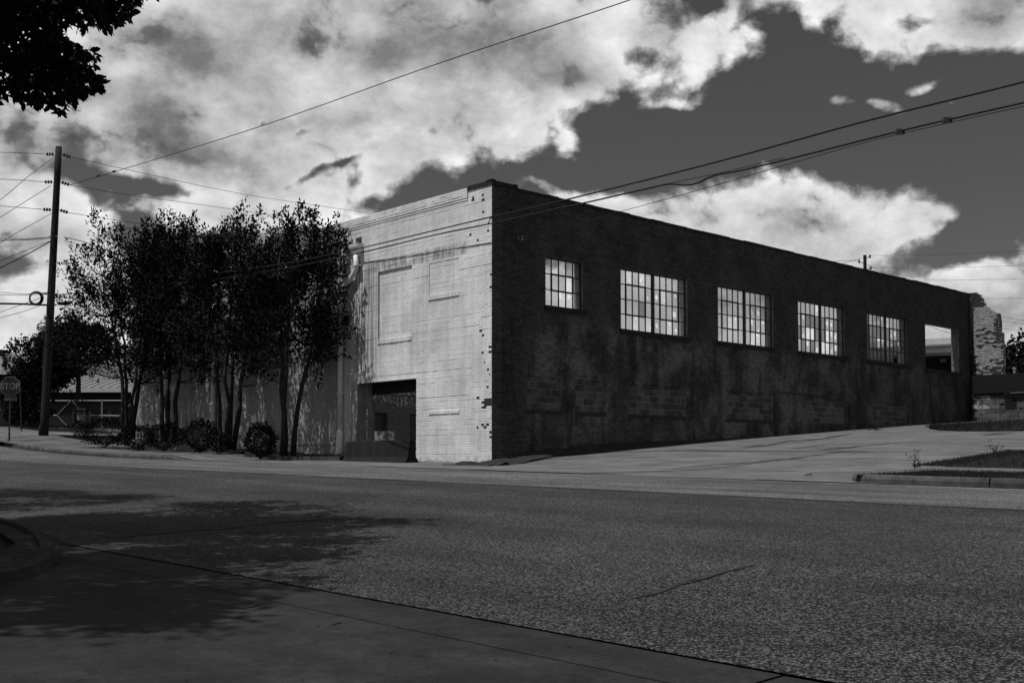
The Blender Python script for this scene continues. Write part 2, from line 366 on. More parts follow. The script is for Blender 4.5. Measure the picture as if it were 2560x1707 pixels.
M_paint = mat('white_painted_brick', .69, .93, 1.05, 3, 5, .8, .25, 40, .004, extra=x_paint)
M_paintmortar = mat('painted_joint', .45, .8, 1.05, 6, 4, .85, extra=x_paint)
def brick_extra(single):
    def x(n, p, v):
        if single: tone = n.n.new('ShaderNodeObjectInfo').outputs['Random']
        else:
            a = n.n.new('ShaderNodeAttribute'); a.attribute_name = 'tone'; tone = a.outputs['Fac']
        v = n.math('MULTIPLY', v, n.ss(tone, 0.0, 1.0, .55, 1.45))
        return x_weather(n, p, v, .19)
    return x
def x_weather(n, p, v, hi):
    z = n.xyz(p)[2]; a = n.math('SUBTRACT', n.vmath('DOT_PRODUCT', p, ua3), CT)
    e = n.noise(n.scale(p, (1.0, 1.0, .8)), 1.0, 5, .66)
    e2 = n.noise(n.scale(p, (5, 5, 14)), 1.0, 5, .8)
    amt = n.math('MULTIPLY', n.ss(e, .40, .62), n.ss(e2, .32, .60))
    lower = n.math('MULTIPLY', n.ss(z, 4.6, 3.6), n.ss(z, .2, 1.2))
    amt = n.math('MULTIPLY', amt, n.math('ADD', .22, n.math('MULTIPLY', lower, .78)))
    amt = n.math('MULTIPLY', amt, n.ss(a, .9, 2.0))                   # the corner stays dark
    amt = n.math('MULTIPLY', amt, n.ss(a, 30, 8, .45, 1.0))
    sp_ = n.math('MULTIPLY', n.ss(n.noise(p, 3.3, 5, .7), .665, .70), n.ss(z, 3.3, 2.4)); amt = n.math('MAXIMUM', amt, n.math('MULTIPLY', sp_, n.ss(a, .7, 1.5, 0, .9)))
    v = n.lerp(n.math('MULTIPLY', amt, .75), v, hi)
    soot = n.math('MULTIPLY', n.ss(n.noise(n.scale(p, (2.4, 2.4, .4)), 1.0, 4), .50, .66), n.ss(z, 4.2, 3.9))
    return n.math('MULTIPLY', v, n.math('SUBTRACT', 1.0, n.math('MULTIPLY', soot, .55)))
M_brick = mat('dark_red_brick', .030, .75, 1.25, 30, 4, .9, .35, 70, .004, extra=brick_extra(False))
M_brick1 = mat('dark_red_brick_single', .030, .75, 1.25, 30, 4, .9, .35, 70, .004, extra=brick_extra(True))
M_mortar = mat('lime_mortar', .24, .5, 1.3, 7, 5, .95, .4, 60, .004, extra=lambda n, p, v: x_weather(n, p, n.math('MULTIPLY', v, n.ss(n.math('SUBTRACT', n.vmath('DOT_PRODUCT', p, ua3), CT), 29, 6, .5, 1.0)), .36))
M_bare = mat('bare_brick', .03, .6, 1.4, 20, 4, .9)
M_coping = mat('tarred_coping', .018, .6, 1.4, 6, 5, .85, .5, 30, .01)
M_block = mat('concrete_block', .072, .7, 1.3, 5, 6, .95, .5, 70, .004, extra=lambda n, p, v: n.math('MULTIPLY', v, n.ss(n.n.new('ShaderNodeObjectInfo').outputs['Random'], 0, 1, .6, 1.35)))
M_blockm = mat('block_mortar', .32, .6, 1.2, 9, 4, .95)
M_flake = mat('flaked_painted_brick', .2, .9, 1.1, 5, 4, .9, .4, 40, .005,
              extra=lambda n, p, v: n.lerp(n.math('MULTIPLY', n.ss(n.noise(p, 2.6, 6, .72), .42, .56), n.ss(n.noise(p, 11, 4, .6), .38, .48)), .045, .32))
M_pale = mat('worn_paint', .30, .6, 1.15, 9, 5, .9, .4, 40, .005)
M_int = mat('inner_brick', .085, .6, 1.4, 12, 5, .95,
            extra=lambda n, p, v: n.lerp(n.math('MULTIPLY', n.ss(n.noise(p, 6.5, 6, .75), .52, .60), n.ss(n.xyz(p)[2], 2.75, 2.95)), v, .42))
M_steel = mat('rusty_steel', .018, .6, 1.5, 14, 5, .6, .3, 60, .003, spec=.4)
M_dframe = mat('painted_door_steel', .22, .7, 1.1, 4, 5, .6, .2, 30, .003)
M_pipe = mat('painted_pipe', .68, .8, 1.1, 3, 5, .5, .1, 30, .002, stretch=(1, 1, .5))
M_wood = mat('pole_wood', .013, .6, 1.4, 10, 5, .9, .6, 40, .01, stretch=(1, 1, .1))
M_insul = mat('insulator_porcelain', .02, .8, 1.2, 5, 3, .4, spec=.5)
M_wire = mat('wire_black', .008, .9, 1.1, 5, 2, .7)
M_jersey = mat('barrier_concrete', .011, .55, 1.35, 5, 6, .95, .5, 50, .006, stretch=(1, 1, .35),
               extra=lambda n, p, v: n.lerp(n.math('MULTIPLY', n.ss(n.noise(p, 22, 4, .7), .62, .7), .5), v, .07))
M_galv = mat('galvanised', .24, .8, 1.1, 8, 3, .45, spec=.5, metallic=.3)
M_red = mat('sign_red', .014, .95, 1.05, 5, 2, .5)
M_signw = mat('sign_white', .16, .9, 1.05, 5, 2, .5)
M_board = mat('sign_board', .38, .8, 1.05, 9, 3, .6)
M_globe = mat('lamp_globe', .55, .9, 1.05, 5, 2, .3, spec=.5)
M_black = mat('black_paint', .01, .9, 1.1, 5, 2, .5)
M_bark = mat('bark', .02, .6, 1.5, 18, 5, .9, .5, 40, .006, stretch=(1, 1, .3))
M_darkbuilding = mat('far_brick', .012, .7, 1.3, 4, 4, .95)
M_metalroof = mat('metal_roof', .17, .9, 1.05, 2, 3, .5, spec=.4)
M_greyroof = mat('shingle_roof', .13, .85, 1.1, 4, 4, .9)
M_fascia = mat('white_fascia', .45, .9, 1.05, 3, 3, .7)
def leafmat(name, base, tr=.25):
    m = mat(name, base, .55, 1.5, 5, 4, .8, spec=.06); n = Nt(m.node_tree); b = m.node_tree.nodes['Principled BSDF']
    return m
M_leaf = leafmat('leaf_dark', .010); M_leaf2 = leafmat('leaf_overhead', .010); M_leaf3 = leafmat('shrub_leaf', .011); M_leaf4 = leafmat('far_leaf', .009)
def glass(name, tl, tr, cracks):
    m = bpy.data.materials.new(name); m.use_nodes = True; n = Nt(m.node_tree); n.n.clear()
    o = n.n.new('ShaderNodeOutputMaterial'); p = n.n.new('ShaderNodeNewGeometry').outputs['Position']
    rnd = n.n.new('ShaderNodeObjectInfo').outputs['Random']
    v = n.math('MULTIPLY', n.ss(n.noise(n.scale(p, (3, 3, 1.2)), 1.0, 5), .3, .7, tl * .85, tl * 1.08), n.ss(rnd, 0, 1, .94, 1.04))
    pr = n.vmath('ADD', p, n.grey(n.math('MULTIPLY', rnd, 30)))
    d, _ = n.voro(n.vmath('ADD', pr, n.scale(n.n.new('ShaderNodeTexNoise').outputs['Color'], (.1, .1, .1))), cracks, 'DISTANCE_TO_EDGE')
    line = n.math('MULTIPLY', n.ss(d, .006, .022, 1, 0), n.ss(n.noise(pr, 2.1, 2), .50, .58))
    v = n.lerp(n.math('MULTIPLY', line, .75), v, .05)
    t = n.n.new('ShaderNodeBsdfTranslucent'); n.link(n.grey(v), t.inputs[0])
    d0 = n.n.new('ShaderNodeBsdfDiffuse'); d0.inputs[0].default_value = (.05, .05, .05, 1)
    tp = n.n.new('ShaderNodeBsdfTransparent'); tp.inputs[0].default_value = (tr, tr, tr, 1)
    m1 = n.n.new('ShaderNodeMixShader'); m1.inputs[0].default_value = .1; n.link(t.outputs[0], m1.inputs[1]); n.link(d0.outputs[0], m1.inputs[2])
    ad = n.n.new('ShaderNodeAddShader'); n.link(m1.outputs[0], ad.inputs[0])
    tl2 = n.n.new('ShaderNodeMixShader'); tl2.inputs[0].default_value = .72
    n.link(m1.outputs[0], tl2.inputs[1]); n.link(tp.outputs[0], tl2.inputs[2]); n.link(tl2.outputs[0], o.inputs[0])
    return m
M_pane = glass('frosted_wire_glass', .95, .93, 5.5); M_pane2 = glass('dirty_wire_glass', .7, .62, 8.0)

# ------------------------------------------------------------------ ground, road, pavements
sg = np.unique(np.concatenate([np.linspace(-40, 62, 103), [-900, -500, -250, -120, -70, 80, 120, 250, 500, 900]]))
tg = np.unique(np.concatenate([np.linspace(-14, 62, 77), [T_NEAR, T_SEAM, T_FAR, 20.15], [-900, -500, -250, -120, -50, 80, 120, 250, 500, 900]]))
struct(grid_sheet('ground', sg, tg, zst, -.06, M_ground))
road = struct(grid_sheet('road', np.linspace(-30, 62, 93), np.unique(np.concatenate([np.linspace(T_NEAR + .002, T_FAR, 20), [T_SEAM]])), zst, 0.004, M_asph))
# tarred seam and cracks of the road
A_ = []; B_ = []
for k, s in enumerate(np.linspace(-12, 60, 121)):
    wd = .035 * (1 + .8 * mnoise.noise(Vector((s * .9, 0, 0)))); tt = T_SEAM + .02 * mnoise.noise(Vector((s * .5, 4, 0)))
    A_.append(p3(s, tt - wd, .010)); B_.append(p3(s, tt + wd, .010))
strip('tar_seam', A_, B_, 1, M_tar, road, sub=1)
def crack(name, pts, wpx, parent, m=M_tar, f=zst, dz=.010):
    A_ = []; B_ = []; pts = np.array(pts, float); k = np.linspace(0, len(pts) - 1, (len(pts) - 1) * 6 + 1)
    X = np.interp(k, np.arange(len(pts)), pts[:, 0]); Yp = np.interp(k, np.arange(len(pts)), pts[:, 1])
    for i in range(len(k)):
        j = 2.2 * mnoise.noise(Vector((k[i] * 3.1, pts[0, 0], 0))); ww = wpx * (.5 + .9 * random.random()) * min(1, .25 + min(i, len(k) - 1 - i) * .25)
        A_.append(gpix(X[i], Yp[i] + j - ww / 2, f) + [0, 0, dz]); B_.append(gpix(X[i], Yp[i] + j + ww / 2, f) + [0, 0, dz])
    return strip(name, A_, B_, 1, m, parent, sub=1)
crack('crack', [(1575, 1500), (1650, 1484), (1700, 1464), (1770, 1446), (1820, 1430), (1885, 1415)], 4, road)
crack('crack', [(1690, 1462), (1730, 1452), (1778, 1440)], 4, road)
crack('crack', [(255, 1349), (420, 1332), (560, 1322), (700, 1306), (850, 1297)], 2, road)
# white edge line (two wavering strokes)
for t0_, t1_, s0_, s1_, k_ in ((15.62, 15.73, 9.6, -24, .3), (15.80, 15.88, 8.2, -24, .9)):
    A_ = []; B_ = []
    for q_ in np.linspace(s0_, s1_, 60):
        j_ = .03 * mnoise.noise(Vector((q_ * .7, k_, 0))); A_.append(p3(q_, t0_ + j_, .010)); B_.append(p3(q_, t1_ + j_ + .02 * mnoise.noise(Vector((q_ * 2.1, 5, k_))), .010))
    strip('edge_line', A_, B_, 1, M_line, road, sub=1)
# near concrete: driveway apron and gutter pan, cast in panels
ap = struct(thing('concrete_apron', p3(1, 0), None, None)); 
for s0 in np.arange(-16, 20, 3.0):
    for (t0, t1) in ((2.72, T_NEAR - .003), (-1.2, 2.7185), (-6, -1.208), (-12, -6.008)):
        dz = .006 * random.random()
        tl_ = np.unique(np.concatenate([np.linspace(t0, t1, 3 if t1 > 2.7 else 4), [2.6] if t0 < 2.6 < t1 else [], [0.0] if t0 < 0 < t1 else []]))
        wide = 6.0 if t0 < 2.6 else 3.0
        if wide == 6.0 and int(round((s0 + 16) / 3)) % 2: continue
        if wide == 3.0 and int(round((s0 + 16) / 3)) % 2: continue
        grid_sheet('slab', np.linspace(s0, s0 + 6.0 - .010, 9), tl_, zst, -.004 + dz * .5, M_apron, ap)
# kerbed planting island at the left edge, in the tree's shade
isl = struct(thing('planting_island', p3(7, 2), None, None))
nose = [(-60, 1300), (0, 1316), (45, 1330), (80, 1350), (98, 1375), (96, 1400), (80, 1420), (50, 1436), (0, 1447), (-80, 1460)]
outer = [(-60, 1293), (20, 1307), (80, 1322), (125, 1346), (148, 1378), (146, 1406), (120, 1428), (70, 1446), (0, 1460), (-80, 1476)]
def dense(pts, k=6):
    pts = np.array(pts, float); n_ = len(pts); out_ = []
    for i in range(n_ - 1):
        p0, p1, p2, p3_ = pts[max(i - 1, 0)], pts[i], pts[i + 1], pts[min(i + 2, n_ - 1)]
        for j in range(k):
            t = j / k; out_.append(.5 * (2 * p1 + (p2 - p0) * t + (2 * p0 - 5 * p1 + 4 * p2 - p3_) * t * t + (3 * p1 - p0 - 3 * p2 + p3_) * t ** 3))
    return out_ + [pts[-1]]
I3 = [gpix(*p) for p in dense(nose)]; O3 = [gpix(*p) for p in dense(outer)]
up = np.array([0, 0, 1.0])
kk = MB()
for i in range(len(I3) - 1):
    a, b, c, d = I3[i], I3[i + 1], O3[i + 1], O3[i]; h = .06
    P = [a - .02 * up, b - .02 * up, c - .02 * up, d - .02 * up, a + h * up, b + h * up, (b + (c - b) * .62) + h * .85 * up, (a + (d - a) * .62) + h * .85 * up]
    kk.add(P, [(4, 5, 6, 7), (7, 6, 2, 3), (0, 1, 5, 4)])
kk.build('kerb', M_apron, isl)
fan = MB(); cen = sum(I3) / len(I3)
fan.add([cen + .05 * up] + [p + .03 * up for p in I3], [(0, i + 1, i + 2) for i in range(len(I3) - 1)])
fan.build('soil', M_soil, isl)
lip = MB(); q = [gpix(*p) for p in ((120, 1340), (150, 1352), (150, 1404), (118, 1424))]
lip.poly_prism([q[0], q[1], q[2], q[3]], (0, 0, .012)); lip.build('gutter_lip', M_apron, isl)

# concrete lot beside the dark wall: slabs with open joints
lot = struct(thing('concrete_lot', p3(15, 24), None, None))
SE = [-26, -22, -18, -14, -10, -6, -2, 2.6, 6.9, 11.1, 15.0, 18.75, 22.2]; TE = [T_FAR + .02, 20.15, 25.95, 31.6, 37.4, 43.2, 49.0, 55]
for i in range(len(SE) - 1):
    for j in range(len(TE) - 1):
        dz = .010 + .010 * random.random()
        grid_sheet('slab', np.linspace(SE[i] + .012, SE[i + 1] - .012, 5), np.linspace(TE[j] + .012, TE[j + 1] - .012, 6), zst, dz, M_conc, lot)
for j, (s0, s1) in enumerate(((22.22, 26.4), (26.42, 30.4), (30.42, 33.5))):
    grid_sheet('slab', np.linspace(s0, s1, 6), np.linspace(T_FAR + .02, 20.1, 6), zst, .012, M_conc, lot)
for pts, wd in (([(1860, 1119), (1930, 1113), (1965, 1105), (2040, 1100), (2137, 1086)], 1.2), ([(2040, 1128), (2110, 1121), (2190, 1113), (2290, 1106)], 1.1), ([(2450, 1090), (2500, 1086), (2540, 1083)], 1.2), ([(1960, 1125), (2030, 1118), (2080, 1110)], .8), ([(1602, 1128), (1760, 1129), (1900, 1130), (2120, 1131), (2340, 1132)], .9), ([(1640, 1178), (1760, 1166), (1940, 1153), (2060, 1141)], .7)):
    crack('crack', pts, wd, lot, dz=.03)

# left sidewalk and its kerb
grid_sheet('sidewalk', np.linspace(30.6, 53, 46), np.linspace(16.36, 20.14, 8), walk, .018, M_walkc, None)['kind'] = 'structure'
grid_sheet('side_street', np.linspace(54.2, 60, 8), np.linspace(12, 40, 15), zst, .02, M_conc, None)['kind'] = 'structure'
def kerb(name, path, h, wd, label_, f=zst, seg=3.0):
    k0 = struct(thing(name, p3(*path[0][:2]), None, None))
    P = np.array([[*p[:2], p[2] if len(p) > 2 else h] for p in path], float); L = np.concatenate([[0], np.cumsum(np.hypot(*np.diff(P[:, :2], axis=0).T))])
    nseg = max(1, int(round(L[-1] / seg)))
    for i in range(nseg):
        l0, l1 = L[-1] * i / nseg + .012, L[-1] * (i + 1) / nseg - .012; ll = np.linspace(l0, l1, 7); m = MB(); rings = []
        for l in ll:
            s = np.interp(l, L, P[:, 0]); t = np.interp(l, L, P[:, 1]); hh = np.interp(l, L, P[:, 2])
            e = .05; ds = np.interp(l + e, L, P[:, 0]) - np.interp(l - e, L, P[:, 0]); dt = np.interp(l + e, L, P[:, 1]) - np.interp(l - e, L, P[:, 1])
            nl = np.array([-dt, ds]) / (math.hypot(ds, dt) + 1e-9)
            z0 = float(f(s, t)); ring = []
            for off, zz in ((0, -.08), (0.0, hh * .55), (.022, hh * .86), (.05, hh), (wd, hh), (wd, -.08)):
                q = xy(s + nl[0] * off, t + nl[1] * off); ring.append((q[0], q[1], z0 + zz))
            rings.append(ring)
        n = len(rings[0]); V = [p for r_ in rings for p in r_]; F = []
        for a in range(len(rings) - 1):
            for b in range(n - 1): F.append((a * n + b, (a + 1) * n + b, (a + 1) * n + b + 1, a * n + b + 1))
        F.append(tuple(range(n))); F.append(tuple((len(rings) - 1) * n + b for b in range(n - 1, -1, -1)))
        m.add(V, [f_[::-1] for f_ in F]); m.build('kerb_stone', M_kerb, k0)
    return k0
kerb('left_kerb', [(32.0, 16.2, .01), (33.2, 16.2, .14), (40, 16.2, .15), (46.5, 16.3, .15), (49, 16.6, .15), (51, 17.3, .15), (52.4, 18.5, .15), (53.2, 20.5, .15), (53.5, 24, .15)][::1], .15, .16, '')
kerb('right_kerb', [(-24, 16.2, .15), (8.6, 16.2, .15), (9.2, 16.32, .15), (9.6, 16.7, .14), (9.75, 17.1, .10)], .15, .17, '')
kerb('far_kerb', [(60.2, 14), (60.2, 40)], .13, .2, '')

# right verge: two grass strips with a narrow walk between, and an island behind
gA = grid_sheet('verge_soil', np.linspace(-24, 9.4, 36), np.linspace(16.36, 19.3, 6), zst, .135, M_turf); struct(gA)
grid_sheet('verge_walk', np.linspace(-24, 10.1, 36), np.linspace(19.3, 20.6, 4), zst, .13, M_walkc)['kind'] = 'structure'
TB = 25.0
gB = grid_sheet('verge_soil', np.linspace(-24, 10.5, 36), np.linspace(20.6, TB, 9), zst, .14, M_turf); struct(gB)
isl_px = [(2322, 1073), (2350, 1077), (2400, 1079), (2480, 1079), (2600, 1078)]; isl_bk = [(2326, 1071), (2350, 1067), (2400, 1062), (2480, 1056), (2600, 1049)]
iA = [gpix(*p) + [0, 0, .05] for p in isl_px]; iB = [gpix(*p) + [0, 0, .05] for p in isl_bk]
struct(strip('island_soil', iA, iB, 3, M_turf, None, .03))
def blades(name, pts, h0, h1, wd, mats, lean=.5):
    pts = np.asarray(pts); n = len(pts); a = rng.uniform(0, 2 * math.pi, n); h = rng.uniform(h0, h1, n) * (1 + .8 * (rng.random(n) > .96))
    d = np.stack([np.cos(a), np.sin(a), np.zeros(n)], -1); l = np.stack([-np.sin(a), np.cos(a), np.zeros(n)], -1) * (rng.uniform(-lean, lean, n) * h)[:, None]
    V = np.stack([pts - d * wd / 2, pts + d * wd / 2, pts + l + np.array([0, 0, 1]) * h[:, None]], 1).reshape(-1, 3)
    return stuff(mesh(name, V, np.arange(3 * n).reshape(n, 3), mats))
def scatter(n, s0, s1, t0, t1, f, dz):
    s = rng.uniform(s0, s1, n); t = rng.uniform(t0, t1, n); q = s[:, None] * UL + t[:, None] * UA
    return np.concatenate([q, (f(s, t) + dz)[:, None]], 1)
g1 = np.concatenate([scatter(16000, -4, 9.35, 16.42, 19.2, zst, .13), scatter(3000, 7.5, 9.3, 16.4, 19.2, zst, .13)])
blades('verge_grass', g1, .025, .055, .010, M_grass)
g2 = np.concatenate([scatter(16000, -4, 10.5, 20.65, TB, zst, .135), scatter(1800, 9.8, 10.5, 20.6, TB, zst, .135)])
blades('verge_grass', g2, .03, .075, .012, M_grass)
k_ = rng.random((4000, 3)); ia, ib = np.array(iA), np.array(iB); xx = k_[:, 0] * (len(ia) - 1)
fA = np.stack([np.interp(xx, np.arange(len(ia)), ia[:, i]) for i in range(3)], -1); fB = np.stack([np.interp(xx, np.arange(len(ib)), ib[:, i]) for i in range(3)], -1)
blades('island_grass', fA + (fB - fA) * k_[:, 1:2], .06, .16, .02, M_grass)
print('verge checks', [np.round(to_st(*gpix(*p, f=lambda s, t: zst(s, t) + .13)[:2]), 2) for p in ((2400, 1165), (2300, 1165), (2145, 1180), (2560, 1126), (2560, 1170), (2108, 1207))])

# planting bed by the white wall
bedpx = [(196, 1098), (300, 1108), (400, 1116), (500, 1124), (575, 1133), (615, 1141), (655, 1147), (695, 1151), (780, 1152), (850, 1152)]
bedA = [gpix(*p, f=walk) for p in bedpx]
bedA = [p + np.array([0, 0, .03 if i < 5 else .11]) for i, p in enumerate(bedA)]
sw = [float(np.clip(to_st(p[0], p[1])[0], 25.6, 46)) for p in bedA]
bedB = [p3(s, 20.16, .14, walk) for s in sw]
bed = struct(strip('planting_bed', bedA, bedB, 8, M_mulch, None, .09, 4))
bk = struct(thing('bed_kerb', bedA[6], None, None))
for i in range(5, len(bedA) - 1):
    m = MB(); a, b = bedA[i], bedA[i + 1]; d = (b - a) / np.linalg.norm(b - a); nrm = np.array([-d[1], d[0], 0]); nrm = nrm if np.dot(nrm[:2], UA) > 0 else -nrm
    m.box(a + d * .006 - [0, 0, .2] - nrm * .05, (b - a) - d * .012, nrm * .13, (0, 0, .23)); m.build('kerb_stone', M_kerb, bk)
# soil bank along the foot of the dark wall
bpx = [(1228, 1167), (1289, 1162), (1384, 1144), (1470, 1134), (1557, 1124), (1650, 1113), (1721, 1105), (1800, 1099), (1900, 1091), (2010, 1081), (2113, 1073), (2250, 1064), (2400, 1057)]
bA = [gpix(*p) for p in bpx]; aa = [to_st(p[0], p[1])[1] for p in bA]
hb = np.interp(np.array(aa) - CT, [0, 1, 2.4, 4.5, 6, 8.5, 12, 30], [.05, .12, .27, .30, .24, .13, .08, .05])
bB = [p3(22.25, t, h) for t, h in zip(aa, hb)]
bA = [p3(min(to_st(p[0], p[1])[0], 21.95), to_st(p[0], p[1])[1], .03) for p in bA]
struct(strip('soil_bank', bA, bB, 6, M_soil, None, .10, 5))

# ------------------------------------------------------------------ the brick building
bld = thing('brick_building', (CORN[0], CORN[1], 0), 'long roofless brick building with one painted white wall and one dark brick wall', 'building')
A0 = np.array([CORN[0], CORN[1], 0.0]); ua = np.array([*UA, 0.0]); ul = np.array([*UL, 0.0])
class Fr:
    """wall frame: u along the wall, n outwards, z up"""
    def __init__(s, o, u, n): s.o, s.u, s.n = o, u, n
    def __call__(s, a, n, z): return s.o + s.u * a + s.n * n + np.array([0, 0, z])
    def box(s, mb, a0, a1, n0, n1, z0, z1, mi=0):
        mb.box(s(a0, n0, z0), s.u * (a1 - a0), s.n * (n1 - n0), (0, 0, z1 - z0), mi)
    def hit(s, px, py, n=0.0):
        r = ray(px, py); o = s.o + s.n * n; a = (o[0] - r[0] * o[1]) / (r[0] * s.u[1] - s.u[0]); Y = o[1] + a * s.u[1]; return a, r[2] * Y
FA = Fr(A0, ua, -ul); FB = Fr(A0, ul, -ua)
LA, LB, TOP, TH = 29.2, 22.3, 7.62, .36
CRS = .0677
def zc(z): return round(z / CRS) * CRS
WIN = [(2.05, 3.60, zc(4.50), zc(5.88))] + [(a, a + 3.25, zc(4.03), zc(5.95)) for a in (5.27, 10.17, 15.0, 19.88)] + [(24.72, 27.86, zc(4.0), zc(5.96))]
BLK = [(1.32, 2.66), (3.26, 4.57), (5.64, 8.39), (10.58, 13.28), (15.43, 18.13), (20.30, 23.05)]
BZ = (zc(1.50), zc(2.46))
DOOR = (3.27, 6.22, -.6, zc(2.50)); SCUP = (6.02, 6.34, zc(6.84), zc(7.02))
REC = [(3.49, 5.15, zc(3.72), zc(5.79), .045), (1.36, 2.69, zc(4.78), zc(5.77), .012)]
def solid(fr, L0, L1, n0, n1, z0, z1, openings, name, mats, parent):
    """wall core: only the outside faces, with openings cut through"""
    us = sorted(set([L0, L1] + [v for o in openings for v in o[:2] if L0 < v < L1])); zs = sorted(set([z0, z1] + [v for o in openings for v in o[2:4] if z0 < v < z1]))
    full = lambda i, j: 0 <= i < len(us) - 1 and 0 <= j < len(zs) - 1 and not any(o[0] - 1e-6 <= us[i] and us[i + 1] <= o[1] + 1e-6 and o[2] - 1e-6 <= zs[j] and zs[j + 1] <= o[3] + 1e-6 for o in openings)
    mb = MB(); e = lambda a, n, z: fr(a, n, z)
    for i in range(len(us) - 1):
        for j in range(len(zs) - 1):
            if not full(i, j): continue
            a, b, c, d = us[i], us[i + 1], zs[j], zs[j + 1]
            mb.add([e(a, n1, c), e(b, n1, c), e(b, n1, d), e(a, n1, d)], [(0, 1, 2, 3)]); mb.add([e(a, n0, c), e(b, n0, c), e(b, n0, d), e(a, n0, d)], [(3, 2, 1, 0)], 1)
            for (di, dj, P) in ((-1, 0, [(a, n0, c), (a, n1, c), (a, n1, d), (a, n0, d)]), (1, 0, [(b, n1, c), (b, n0, c), (b, n0, d), (b, n1, d)]), (0, -1, [(a, n0, c), (b, n0, c), (b, n1, c), (a, n1, c)]), (0, 1, [(a, n1, d), (b, n1, d), (b, n0, d), (a, n0, d)])):
                if not full(i + di, j + dj): mb.add([e(*q) for q in P], [(0, 1, 2, 3)])
    return mb.build(name, mats, parent)
PROUD = .009
def lay(L0, L1, z0, z1, openings, zmin=lambda a: -9, header=6, jo=.005, ju=None):
    ju = jo if ju is None else ju
    out = []; row0 = int(round(z0 / CRS)); row1 = int(round(z1 / CRS))
    for r_ in range(row0, row1):
        zb = r_ * CRS + jo * 1.05; zt = (r_ + 1) * CRS - jo * .95
        ln = .2032 if (r_ % header) else .1016
        ivs = [(L0, L1)]
        for o in openings:
            if o[2] < zt - .01 and o[3] > zb + .01:
                ivs = [q for (a, b) in ivs for q in ((a, min(b, o[0])), (max(a, o[1]), b)) if q[1] - q[0] > .03]
        for a, b in ivs:
            k0 = math.floor((a - L0) / ln - .5); off = (r_ % 2) * ln / 2
            x = L0 + k0 * ln + off
            while x < b:
                u0, u1 = max(x + ju, a + .001), min(x + ln - ju, b - .001)
                if u1 - u0 > .025 and zt > zmin((u0 + u1) / 2): out.append((u0, u1, zb, zt))
                x += ln
    return np.array(out)
def bricks_mesh(fr, arr, front, depth, name, mats, parent, tone=None, mi=None, jit=.0025, rowjit=0.0):
    n = len(arr); rj = rng.uniform(-rowjit, rowjit, 600); pr = front + rng.uniform(-jit, jit, n) + rj[np.clip((arr[:, 2] / CRS + 100).astype(int), 0, 599)]; tilt = rng.uniform(-.0015, .0015, n)
    def P(u, nn, z): return fr.o[None] + fr.u[None] * u[:, None] + fr.n[None] * nn[:, None] + np.array([0, 0, 1.0])[None] * z[:, None]
    a0, a1, z0, z1 = arr.T; nb = pr * 0 + front - depth
    V = np.stack([P(a0, pr, z0), P(a1, pr, z0 + tilt), P(a1, pr, z1 + tilt), P(a0, pr, z1), P(a0, nb, z0), P(a1, nb, z0), P(a1, nb, z1), P(a0, nb, z1)], 1).reshape(-1, 3)
    base = np.arange(n)[:, None, None] * 8; F = np.array([(0, 1, 2, 3), (1, 5, 6, 2), (4, 0, 3, 7), (3, 2, 6, 7), (4, 5, 1, 0)])[None]
    if np.dot(np.cross(fr.u, [0, 0, 1]), fr.n) < 0: F = F[:, :, ::-1]
    F = (F + base).reshape(-1, 4)
    o = mesh(name, V, np.ascontiguousarray(F), mats, parent, mi=(np.repeat(mi, 5) if mi is not None else None))
    if tone is not None:
        at_ = o.data.attributes.new('tone', 'FLOAT', 'FACE'); at_.data.foreach_set('value', np.repeat(tone, 5).astype(np.float32))
    return o
# dark wall
opA = WIN + [(a, b, BZ[0], BZ[1]) for a, b in BLK]
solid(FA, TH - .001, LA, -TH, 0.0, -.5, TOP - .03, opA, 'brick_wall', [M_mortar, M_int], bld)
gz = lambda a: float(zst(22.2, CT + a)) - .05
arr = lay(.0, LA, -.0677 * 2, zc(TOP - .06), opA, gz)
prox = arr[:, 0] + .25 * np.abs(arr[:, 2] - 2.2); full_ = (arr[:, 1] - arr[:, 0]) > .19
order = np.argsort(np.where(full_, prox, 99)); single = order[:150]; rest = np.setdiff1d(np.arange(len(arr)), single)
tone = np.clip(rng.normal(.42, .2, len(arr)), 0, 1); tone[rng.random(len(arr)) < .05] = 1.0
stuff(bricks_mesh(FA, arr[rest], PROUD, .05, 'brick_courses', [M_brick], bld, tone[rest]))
def brick_proto(fr, ln, m, pr, h):
    mb = MB(); fr.box(mb, 0, ln, -.05, pr, 0, h)
    me_o = mb.build('brick', m, bld, origin=fr.o); return me_o
def singles(fr, rows, m, pr=PROUD, jo=.005, ju=.005):
    p = None
    for k, (u0, u1, z0, z1) in enumerate(rows):
        loc = fr(u0, .004 * math.sin(z0 * 91.7 + 3.1 * math.sin(z0 * 37)) + rng.uniform(-.001, .001), z0)
        if p is None: p = brick_proto(fr, .2032 - 2 * ju, m, pr, CRS - 2 * jo); p.location = loc - root_loc(bld)
        else: obj_of('brick', p.data, bld, loc)
singles(FA, arr[single], M_brick1)
